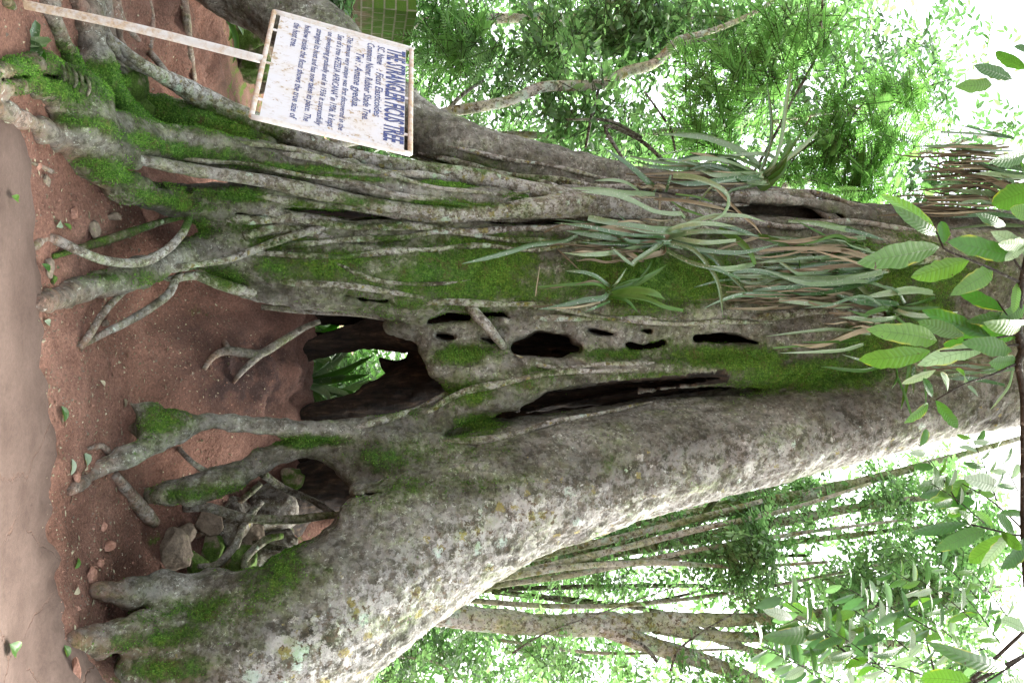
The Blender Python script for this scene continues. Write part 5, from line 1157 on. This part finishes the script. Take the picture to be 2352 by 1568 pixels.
# ferns and saplings over the wall
t = tree_thing(930, 60, 9.6, 'bright ferny shrub growing above the brick wall', 'fern_shrub', 'shrub')
crown_mesh([(1010, 90, 9.4, 70, 100, .6), (1060, 20, 9.6, 90, 80, .6)], [70, 50], t, M_leafB, 29, nl=13, sl=.5, L=.11, W=.024, pinnate=True, name='foliage')
t = tree_thing(700, 0, 8.2, 'dark bush with white-edged leaves between the limb and the brick wall', 'bush', 'shrub')
crown_mesh([(770, -10, 8.15, 60, 60, .3)], [70], t, M_leafC, 31, sl=.25, L=.1, W=.045, name='foliage')
# ---- right of the fig (bottom of the picture)
t = tree_thing(800, 1400, 12, 'clump of many slender ribbed stems fanning upward to the right of the fig')
bark_part([[(800, 1400, 12, 30), (1050, 1335, 12, 22), (1190, 1285, 12, 18), (1300, 1264, 12, 17), (1430, 1240, 12, 16), (1560, 1195, 12, 18), (1700, 1165, 12, 17), (1900, 1125, 12.1, 13), (2150, 1060, 12.3, 9), (2400, 990, 12.5, 6)],
 [(800, 1405, 11.9, 30), (1060, 1345, 11.9, 20), (1176, 1305, 11.9, 17), (1300, 1290, 11.9, 15), (1430, 1265, 11.9, 15), (1560, 1243, 11.9, 15), (1760, 1205, 12, 14), (2000, 1160, 12, 10), (2300, 1120, 12, 6)],
 [(800, 1410, 11.8, 30), (1060, 1352, 11.8, 16), (1176, 1325, 11.8, 15), (1400, 1298, 11.8, 12), (1560, 1278, 11.8, 9), (1700, 1258, 11.9, 8), (1900, 1235, 12, 7), (2200, 1200, 12, 4)],
 [(800, 1415, 11.8, 20), (1060, 1362, 11.7, 12), (1176, 1338, 11.7, 9), (1300, 1315, 11.7, 8), (1480, 1292, 11.7, 7), (1620, 1272, 11.7, 6)],
 [(850, 1400, 12.1, 20), (1060, 1325, 12.2, 14), (1250, 1255, 12.2, 9), (1450, 1205, 12.3, 8), (1650, 1160, 12.3, 8), (1850, 1085, 12.4, 7)]], t, moss=.42, lich=1.0)
bark_part([[(1150, 1352, 11.6, 6), (1300, 1348, 11.6, 6), (1450, 1345, 11.6, 6), (1640, 1347, 11.6, 5), (1760, 1376, 11.6, 4), (1850, 1400, 11.6, 3)], [(1130, 1358, 11.5, 6), (1220, 1368, 11.5, 7), (1330, 1380, 11.5, 8), (1440, 1390, 11.5, 7), (1540, 1373, 11.5, 4), (1630, 1350, 11.5, 3)],
 [(1440, 1390, 11.5, 6), (1540, 1412, 11.5, 7), (1610, 1432, 11.5, 8), (1700, 1480, 11.5, 7), (1790, 1545, 11.5, 6)], [(1560, 1236, 11.6, 8), (1600, 1205, 11.6, 8), (1640, 1150, 11.6, 7), (1680, 1105, 11.6, 6)], [(1700, 1268, 11.7, 7), (1725, 1225, 11.7, 7), (1750, 1170, 11.7, 6)],
 [(1760, 1376, 11.6, 3), (1900, 1330, 11.6, 2.5), (2050, 1300, 11.6, 2)], [(1500, 1280, 11.5, 4), (1700, 1278, 11.5, 5), (1850, 1275, 11.5, 4)]], t, 'branch', M_twigdark, moss=.35)
crown_mesh([(1500, 1215, 11.8, 200, 60, .8), (1850, 1170, 12, 220, 90, 1), (1350, 1340, 11.4, 230, 60, .5), (1700, 1320, 11.2, 200, 90, .6), (2100, 1180, 12, 230, 120, 1), (2200, 1280, 11.6, 200, 110, 1), (1980, 1360, 11.8, 180, 90, 1)], [130, 260, 90, 130, 280, 230, 170], t, M_leafA, 37, sl=.36, L=.105, W=.05, thr=.0)
t = tree_thing(760, 1375, 10.4, 'stout pale trunk forking upward, nearest behind the fig on its right')
bark_part([[(760, 1372, 10.4, 34), (930, 1397, 10.4, 30), (1000, 1408, 10.4, 29), (1176, 1428, 10.4, 28), (1300, 1435, 10.4, 26), (1430, 1432, 10.4, 27), (1560, 1424, 10.4, 19), (1760, 1420, 10.4, 14), (1950, 1400, 10.5, 12), (2300, 1350, 10.8, 8)],
 [(1380, 1440, 10.35, 18), (1450, 1466, 10.3, 21), (1560, 1500, 10.3, 20), (1650, 1530, 10.3, 19), (1760, 1575, 10.3, 16), (1900, 1640, 10.3, 12)], [(1500, 1440, 10.4, 14), (1600, 1455, 10.4, 14), (1700, 1462, 10.4, 13), (1850, 1465, 10.5, 11), (2100, 1480, 10.7, 8)],
 [(1560, 1425, 10.4, 10), (1650, 1470, 10.4, 8), (1760, 1500, 10.4, 7)]], t, moss=.25, lich=1.0)
bark_part([[(1440, 1468, 10.1, 5), (1475, 1480, 10.1, 5), (1510, 1518, 10.1, 5)], [(1540, 1540, 10.1, 3), (1560, 1490, 10.1, 3), (1630, 1440, 10.1, 2.5), (1700, 1400, 10.1, 2)], [(1176, 1500, 10.1, 3), (1250, 1455, 10.1, 2), (1400, 1400, 10.1, 1.6), (1570, 1340, 10.1, 1.3)]], t, 'branch', M_twigdark, sides=8)
crown_mesh([(1900, 1420, 10.3, 230, 130, .9), (2150, 1330, 10.6, 200, 130, .9), (1600, 1560, 10.2, 200, 60, .8), (1800, 1250, 10.6, 160, 90, .7), (2250, 1560, 10.4, 200, 90, .9), (1250, 1500, 10.2, 140, 60, .7)], [260, 260, 90, 140, 170, 50], t, M_leafA, 41, sl=.34, L=.10, W=.052, thr=-.05)
bark_part([[(1000, 1372, 10.9, 7), (1300, 1392, 10.9, 6), (1550, 1378, 10.9, 5), (1800, 1340, 11, 4), (2050, 1290, 11.2, 3)], [(1050, 1352, 10.9, 8), (1300, 1322, 10.9, 7), (1600, 1262, 10.9, 6), (1850, 1222, 11, 5), (2100, 1190, 11.2, 3)], [(1100, 1335, 10.9, 8), (1350, 1278, 10.9, 8), (1600, 1216, 10.9, 8), (1800, 1172, 11, 6), (2000, 1110, 11.2, 4)], [(1080, 1340, 10.8, 9), (1300, 1303, 10.8, 8), (1500, 1292, 10.8, 7), (1700, 1300, 10.9, 5), (1900, 1290, 11, 4)], [(1150, 1470, 10.8, 4), (1400, 1500, 10.8, 4), (1700, 1490, 10.8, 3), (1950, 1500, 10.8, 2)], [(1000, 1345, 11.2, 10), (1200, 1286, 11.2, 10), (1400, 1240, 11.2, 9), (1600, 1190, 11.2, 8), (1750, 1150, 11.2, 6)]], t, 'stem', M_farbark, moss=.2, lich=.9, sides=8)
t = tree_thing(760, 1500, 14, 'distant leafy tree low down at the right behind the big buttress')
bark_part([[(760, 1560, 14, 12), (1200, 1600, 14, 10), (1600, 1640, 14, 7)], [(860, 1500, 13.9, 3), (1000, 1520, 13.9, 3), (1050, 1560, 13.9, 3)]], t)
crown_mesh([(1000, 1500, 14, 140, 110, 1.2), (1250, 1545, 14, 170, 80, 1.2), (1450, 1520, 14, 120, 80, 1.)], [300, 150, 60], t, M_leafA, 43, sl=.36, L=.11, W=.055, thr=-.25)
t = tree_thing(760, 1200, 15, 'distant tree whose foliage shows between the stem clump and the buttress')
bark_part([[(760, 1250, 15, 14), (1300, 1200, 15, 10), (2000, 1100, 15, 7)]], t)
crown_mesh([(1300, 1200, 15, 200, 120, 1.2), (1700, 1150, 15, 250, 120, 1.2), (1350, 1340, 15, 220, 60, 1.), (2150, 1100, 15, 200, 120, 1.2), (2050, 1500, 15, 250, 120, 1.2)], [200, 170, 90, 110, 100], t, M_leafA, 47, sl=.45, L=.13, W=.06, thr=.0)
t = tree_thing(742, 1545, 8.6, 'mossy pale green stump post at the lower picture edge', 'tree_stump', 'stump', 'trees behind the fig')
bark_part([[(700, 1548, 8.6, 24), (790, 1548, 8.6, 24), (826, 1548, 8.6, 20)]], t, moss=.9, lich=1)
# ---- low growth that closes the view at eye height, and the far wood
def shrub(px, py, Y, ru, rs, n, label, seed, mat=None, L=.1):
    t = tree_thing(px, py, Y, label, 'bush', 'shrub', 'bushes behind the fig')
    crown_mesh([(px, py, Y, ru, rs, .5)], [n], t, mat or M_leafA, seed, sl=.3, L=L, W=L*.45, thr=-.5, name='foliage')
shrub(860, 420, 9.5, 90, 90, 120, 'bush glimpsed past the leaning limb behind the sign', 61)
shrub(900, 180, 12, 110, 90, 120, 'pale bush beyond the end of the brick wall', 62)
shrub(860, 1480, 11, 80, 70, 120, 'bush hugging the lower edge of the buttress silhouette', 63)
shrub(800, 860, 9.4, 110, 110, 160, 'sunlit bush beyond the window under the arch', 64, M_leafB)
shrub(800, 1560, 9.6, 70, 60, 70, 'bright bush beside the mossy stump', 65, M_leafB)
shrub(800, 1180, 9.8, 120, 120, 120, 'bush behind the right-hand hollow', 66)
shrub(860, 650, 9.8, 120, 120, 120, 'bush behind the mossy central column', 67)
r = np.random.default_rng(77); n = 26000
C = np.stack([r.uniform(-24, 24, n), r.uniform(19, 30, n), r.uniform(0, 1, n)**1.5*17+.2], 1)
keep = noise(C, 2.6, 91)+.6*noise(C, 1.1, 92) > -.45+(C[:, 2]-4)*.075; C = C[keep]
V, F, rn, a_, b_ = sprigs(C, r, 5, .7, .26, .13, .3)
tag(mesh_obj('far_wood', V, F, M_leafA, attrs={'rnd': rn}), 'far wood closing the view behind the fig', 'wood', kind='stuff')

# unseen fig crown and limbs, added overhead to shade the trunk and path
def world_branch(rows, seed):
    b = MB(); V, F = tube(rows, 12, .15, .1, seed); b.add(V, F, moss=.1, lich=.5, soil=0., rot=0.)
    return b.build('limb', M_bark, tree)
for i, rows in enumerate([[[.0, 6.5, 7.6, .4], [0, 6.3, 8.4, .36], [-.8, 5.2, 9.6, .25], [-1.6, 3.4, 10.6, .12]], [[.1, 6.8, 7.6, .35], [1.2, 6.6, 8.8, .3], [2.2, 5.4, 9.8, .2], [3.0, 3.6, 10.8, .1]],
    [[-.2, 6.9, 7.5, .4], [-1.2, 7.2, 8.7, .3], [-2.6, 6.6, 9.9, .2], [-4, 5.4, 10.6, .1]], [[.0, 7, 7.6, .35], [.6, 7.6, 9, .3], [.4, 8.2, 10.6, .15]], [[-.8, 5.2, 9.6, .2], [.2, 3.8, 10.3, .14], [.8, 2.2, 10.8, .08]]]): world_branch(rows, i+5)
r = np.random.default_rng(5); n = 6200
C = np.stack([r.uniform(-6, 6, n), r.uniform(-3, 7.4, n), r.uniform(8.6, 11.6, n)], 1)
k_ = (noise(C, 1.9, 31)+.6*noise(C, .8, 32) > -.1) & (((C[:, 0]/6)**2+((C[:, 1]-2.4)/5.6)**2) < 1)
C = C[k_]; V, F, rn, a_, b_ = sprigs(C, r, 6, .5, .17, .085, .3)
mesh_obj('crown', V, F, M_leafA, tree, attrs={'rnd': rn})

# ------------------------------------------------------------------ saplings close to the camera
def near_plant(name, label, root_pt, stems, leaves, sprays, Y0, group='leafy branches close to the viewer', trunk=True):
    e = empty(name, tuple(root_pt), label, 'sapling', group); b = MB(); s = MB()
    for ch in stems:
        p = np.array([[*P(x, y, Y), rr*Y/FPX] for x, y, Y, rr in ch]) if not isinstance(ch, np.ndarray) else ch
        V, F = tube(p, 8, .03, .08); s.add(V, F, moss=-.1, lich=.1, soil=0., rot=0.)
    sd = 0
    for lf in leaves:
        bx, by, tx, ty, w = lf[:5]; Y = lf[5] if len(lf) > 5 and lf[5] else Y0; m = lf[6] if len(lf) > 6 else 0; sd += 1
        dY = 0.10*math.sin(sd*2.1); q0 = P(bx, by, Y); q1 = P(tx, ty, Y-dY*Y/2.4)
        nv = unit((CAM-q0)[None])[0]+np.array([.35*math.sin(sd*1.7), 0, .5+.3*math.cos(sd*2.9)])
        V, F, uv = broad_leaf(q0, q1, w*Y/FPX*1.06, nv, .05+.05*math.sin(sd), .2+.12*math.sin(sd*3), 12, .08, sd, .10*((sd*.73) % 1))
        b.add(V, F, m, uv, rnd=(sd*.381) % 1)
    for (x0, y0, x1, y1, Y, n, L, w, m) in sprays:
        q = [P(x0, y0, Y), P((x0+x1)/2, (y0+y1)/2-6, Y-.04), P(x1, y1, Y-.1)]
        V, F = tube([[*q[0], .0022*Y/2.5], [*q[1], .0018*Y/2.5], [*q[2], .001*Y/2.5]], 6, .04, 0); s.add(V, F, moss=-.1, lich=0., soil=0., rot=0.)
        d = np.array([x1-x0, y1-y0], float); d /= np.linalg.norm(d); pr = np.array([-d[1], d[0]])
        for k in range(n):
            t = (k+.7)/n; sg = 1 if k % 2 else -1; sd += 1
            bx, by = x0+(x1-x0)*t, y0+(y1-y0)*t; v = d*.55+pr*sg*.8; v = v/np.linalg.norm(v)*L*(1-.25*abs(t-.5))*(.85+.3*((sd*.618) % 1))
            q0 = P(bx, by, Y-.1*t); q1 = P(bx+v[0], by+v[1], Y-.1*t+.08*math.sin(sd*2.3))
            nv = unit((CAM-q0)[None])[0]+np.array([.6*math.sin(sd*1.7), 0, .8])
            V, F, uv = broad_leaf(q0, q1, w*Y/FPX, nv, .06, .3, 8, .03, sd); b.add(V, F, m if (sd*.77) % 1 > .25 else (1 if m == 0 else m), uv, rnd=(sd*.381) % 1)
    b.build('foliage', [M_bigleaf, M_paleleaf, M_leafC], e)
    if s.V: s.build('stem', M_twigdark, e)
    return e
sap = np.array([[1.95, 2.5, 0, .03], [1.93, 2.5, 1.2, .026], [1.9, 2.46, 2.2, .022], [1.75, 2.42, 2.9, .018], [1.35, 2.4, 3.12, .014]])
j = P(2352, 1700, 2.35)
sap = np.array([[2.0, 2.5, 0, .03], [1.98, 2.5, 1.2, .026], [1.9, 2.46, 2.2, .022], [1.6, 2.42, 2.9, .018], [*P(2375, 1560, 2.35), .012]])
BR = [(2375, 1560, 2.35, 9), (2352, 1250, 2.35, 8), (2350, 1050, 2.35, 7), (2350, 910, 2.35, 8), (2338, 830, 2.35, 10), (2349, 806, 2.35, 11), (2338, 762, 2.35, 11), (2340, 690, 2.35, 10), (2350, 632, 2.35, 8), (2362, 560, 2.35, 6), (2375, 440, 2.35, 5), (2365, 180, 2.35, 4)]
near_plant('sapling', 'sapling branch with large drooping ribbed leaves hanging across the top of the fig', (2.0, 2.5, 0), [sap, BR,
 [(2339, 647, 2.35, 4), (2279, 618, 2.33, 3.5), (2230, 597, 2.3, 3), (2167, 570, 2.3, 2.5), (2150, 530, 2.3, 2)], [(2352, 630, 2.35, 3), (2335, 605, 2.35, 3), (2327, 592, 2.33, 2)],
 [(2335, 835, 2.35, 3), (2280, 860, 2.33, 3), (2214, 882, 2.3, 2.5), (2150, 918, 2.3, 2)], [(2338, 762, 2.35, 3), (2312, 722, 2.33, 2), (2290, 690, 2.33, 2)], [(2345, 790, 2.35, 3), (2264, 799, 2.32, 3), (2160, 806, 2.3, 2.5)], [(2350, 765, 2.35, 3), (2277, 777, 2.33, 2.5), (2214, 780, 2.3, 2)]],
 [(2154, 540, 2062, 472, 30), (2154, 545, 2029, 447, 40), (2168, 559, 2163, 508, 30), (2157, 568, 1989, 604, 62), (2227, 597, 2099, 637, 56), (2327, 592, 2182, 555, 55), (2279, 618, 2184, 679, 46), (2309, 714, 2200, 660, 34), (2312, 720, 2225, 738, 30), (2336, 650, 2330, 720, 22), (2277, 775, 2118, 712, 46), (2214, 772, 2116, 737, 40), (2152, 782, 2000, 756, 52), (2350, 767, 2200, 777, 52),
  (2349, 575, 2283, 532, 36, 0, 1), (2309, 520, 2250, 490, 26), (2385, 430, 2281, 469, 60), (2380, 500, 2320, 480, 40), (2360, 350, 2285, 372, 40), (2137, 806, 1980, 826, 55), (2264, 799, 2112, 839, 42, 0, 1), (2324, 806, 2210, 787, 45), (2149, 849, 2077, 881, 22, 0, 1), (2142, 911, 2122, 868, 24), (2177, 897, 2162, 855, 26), (2214, 884, 2202, 847, 26), (2149, 919, 2205, 983, 28), (2132, 925, 2081, 971, 22), (2222, 887, 2248, 909, 20), (2334, 830, 2277, 832, 40), (2360, 560, 2300, 560, 34), (2352, 590, 2335, 545, 28, 0, 1), (2352, 700, 2290, 745, 40), (2352, 745, 2270, 740, 44), (2240, 800, 2170, 790, 34), (2352, 560, 2310, 600, 26, 0, 1),
  (2325, 182, 2237, 150, 32), (2360, 158, 2292, 120, 32), (2279, 194, 2197, 200, 34), (2365, 130, 2330, 108, 24), (2352, 400, 2330, 350, 30),
  (2219, 1202, 2101, 1222, 30), (2262, 1214, 2154, 1262, 38), (2317, 1227, 2226, 1291, 44), (2356, 1235, 2305, 1306, 46), (2229, 1202, 2206, 1170, 18), (2280, 1212, 2240, 1170, 22), (2330, 1225, 2290, 1180, 30), (2300, 1222, 2352, 1262, 28), (2356, 1180, 2300, 1180, 30), (2320, 1225, 2255, 1303, 24, 0, 1)],
 [], 2.35)
near_plant('sapling', 'low sapling with big ribbed leaves at the lower right corner of the picture', (2.15, 2.7, 0), [np.array([[2.15, 2.7, 0, .02], [2.05, 2.7, 1.3, .016], [1.75, 2.65, 2.1, .012], [*P(2360, 1500, 2.6), .006]]), [(2360, 1500, 2.6, 4), (2316, 1532, 2.6, 3), (2260, 1568, 2.6, 2), (2200, 1600, 2.6, 2)], [(2352, 1230, 2.6, 3), (2330, 1228, 2.6, 3), (2222, 1202, 2.6, 2)]],
 [(2314, 1532, 2144, 1470, 42), (2239, 1570, 2118, 1556, 52), (2356, 1447, 2300, 1420, 34, 0, 1), (2352, 1560, 2290, 1600, 40), (2200, 1600, 2130, 1590, 40)], [], 2.6)
near_plant('sapling', 'spreading sapling with many small pinnate leaf sprays at the right', (2.2, 3.9, 0), [np.array([[2.4, 3.9, 0, .022], [2.35, 3.9, 1.6, .018], [2.2, 3.85, 2.7, .012], [*P(2170, 1680, 3.8), .008], [*P(2150, 1560, 3.8), .005], [*P(2120, 1440, 3.8), .003]]), [(2150, 1560, 3.8, 2.5), (2060, 1530, 3.75, 2), (1960, 1510, 3.7, 1.5), (1880, 1440, 3.7, 1)], [(2150, 1560, 3.8, 2), (2230, 1500, 3.8, 2), (2300, 1480, 3.9, 1)]],
 [(1875, 1440, 1764, 1460, 46, 3.7), (1880, 1430, 1800, 1385, 36, 3.7), (2010, 1455, 1960, 1500, 50, 3.7, 2), (1820, 1420, 1764, 1400, 26, 3.7, 1), (1890, 1438, 1850, 1480, 40, 3.7, 2), (2000, 1460, 1985, 1440, 30, 3.7, 1)],
 [(2230, 1420, 2110, 1330, 3.8, 9, 56, 17, 0), (2205, 1480, 2090, 1395, 3.8, 9, 60, 18, 0), (2120, 1520, 1960, 1400, 3.7, 9, 70, 24, 0), (2040, 1545, 1900, 1440, 3.7, 9, 70, 24, 0), (1960, 1510, 1830, 1420, 3.7, 7, 70, 26, 0), (2150, 1450, 1980, 1370, 3.7, 9, 62, 22, 2), (1990, 1600, 1820, 1520, 3.7, 8, 64, 22, 0), (2230, 1500, 2080, 1470, 3.8, 9, 56, 18, 0), (2300, 1480, 2200, 1350, 3.9, 9, 50, 15, 0), (1900, 1570, 1780, 1500, 3.8, 7, 60, 22, 2), (1930, 1480, 1790, 1370, 3.8, 7, 72, 26, 2), (2060, 1430, 1930, 1340, 3.9, 9, 54, 18, 2), (2180, 1400, 2050, 1310, 4.0, 9, 50, 16, 0), (2250, 1380, 2160, 1290, 4.0, 8, 46, 15, 2), (2330, 1440, 2230, 1310, 4.0, 9, 46, 15, 0), (1850, 1530, 1740, 1480, 3.9, 6, 60, 22, 2), (2020, 1500, 1890, 1480, 3.8, 8, 60, 20, 2), (2340, 1560, 2230, 1520, 3.9, 8, 52, 17, 2), (2120, 1600, 1990, 1520, 3.8, 8, 60, 20, 0)], 3.8)
near_plant('sapling', 'sapling sprays with glossy leaves just below the bright rim of the fig', (2.0, 3.3, 0), [np.array([[2.2, 3.4, 0, .022], [2.2, 3.4, 1.8, .018], [2.0, 3.4, 3.2, .012], [*P(2400, 1400, 3.3), .007], [*P(2370, 1250, 3.3), .005], [*P(2290, 1160, 3.3), .0035], [*P(2210, 1110, 3.3), .002]])],
 [(2174, 1092, 2114, 1117, 44, 3.3), (2230, 1095, 2140, 1150, 46, 3.3), (2240, 1150, 2160, 1165, 36, 3.3), (2300, 1120, 2225, 1095, 40, 3.3, 1)],
 [(2215, 1180, 2110, 1020, 3.3, 10, 46, 20, 0), (2290, 1150, 2230, 1000, 3.3, 9, 44, 18, 0), (2340, 1130, 2270, 1010, 3.3, 7, 44, 18, 0), (2260, 1200, 2140, 1110, 3.3, 8, 50, 22, 0)], 3.3)
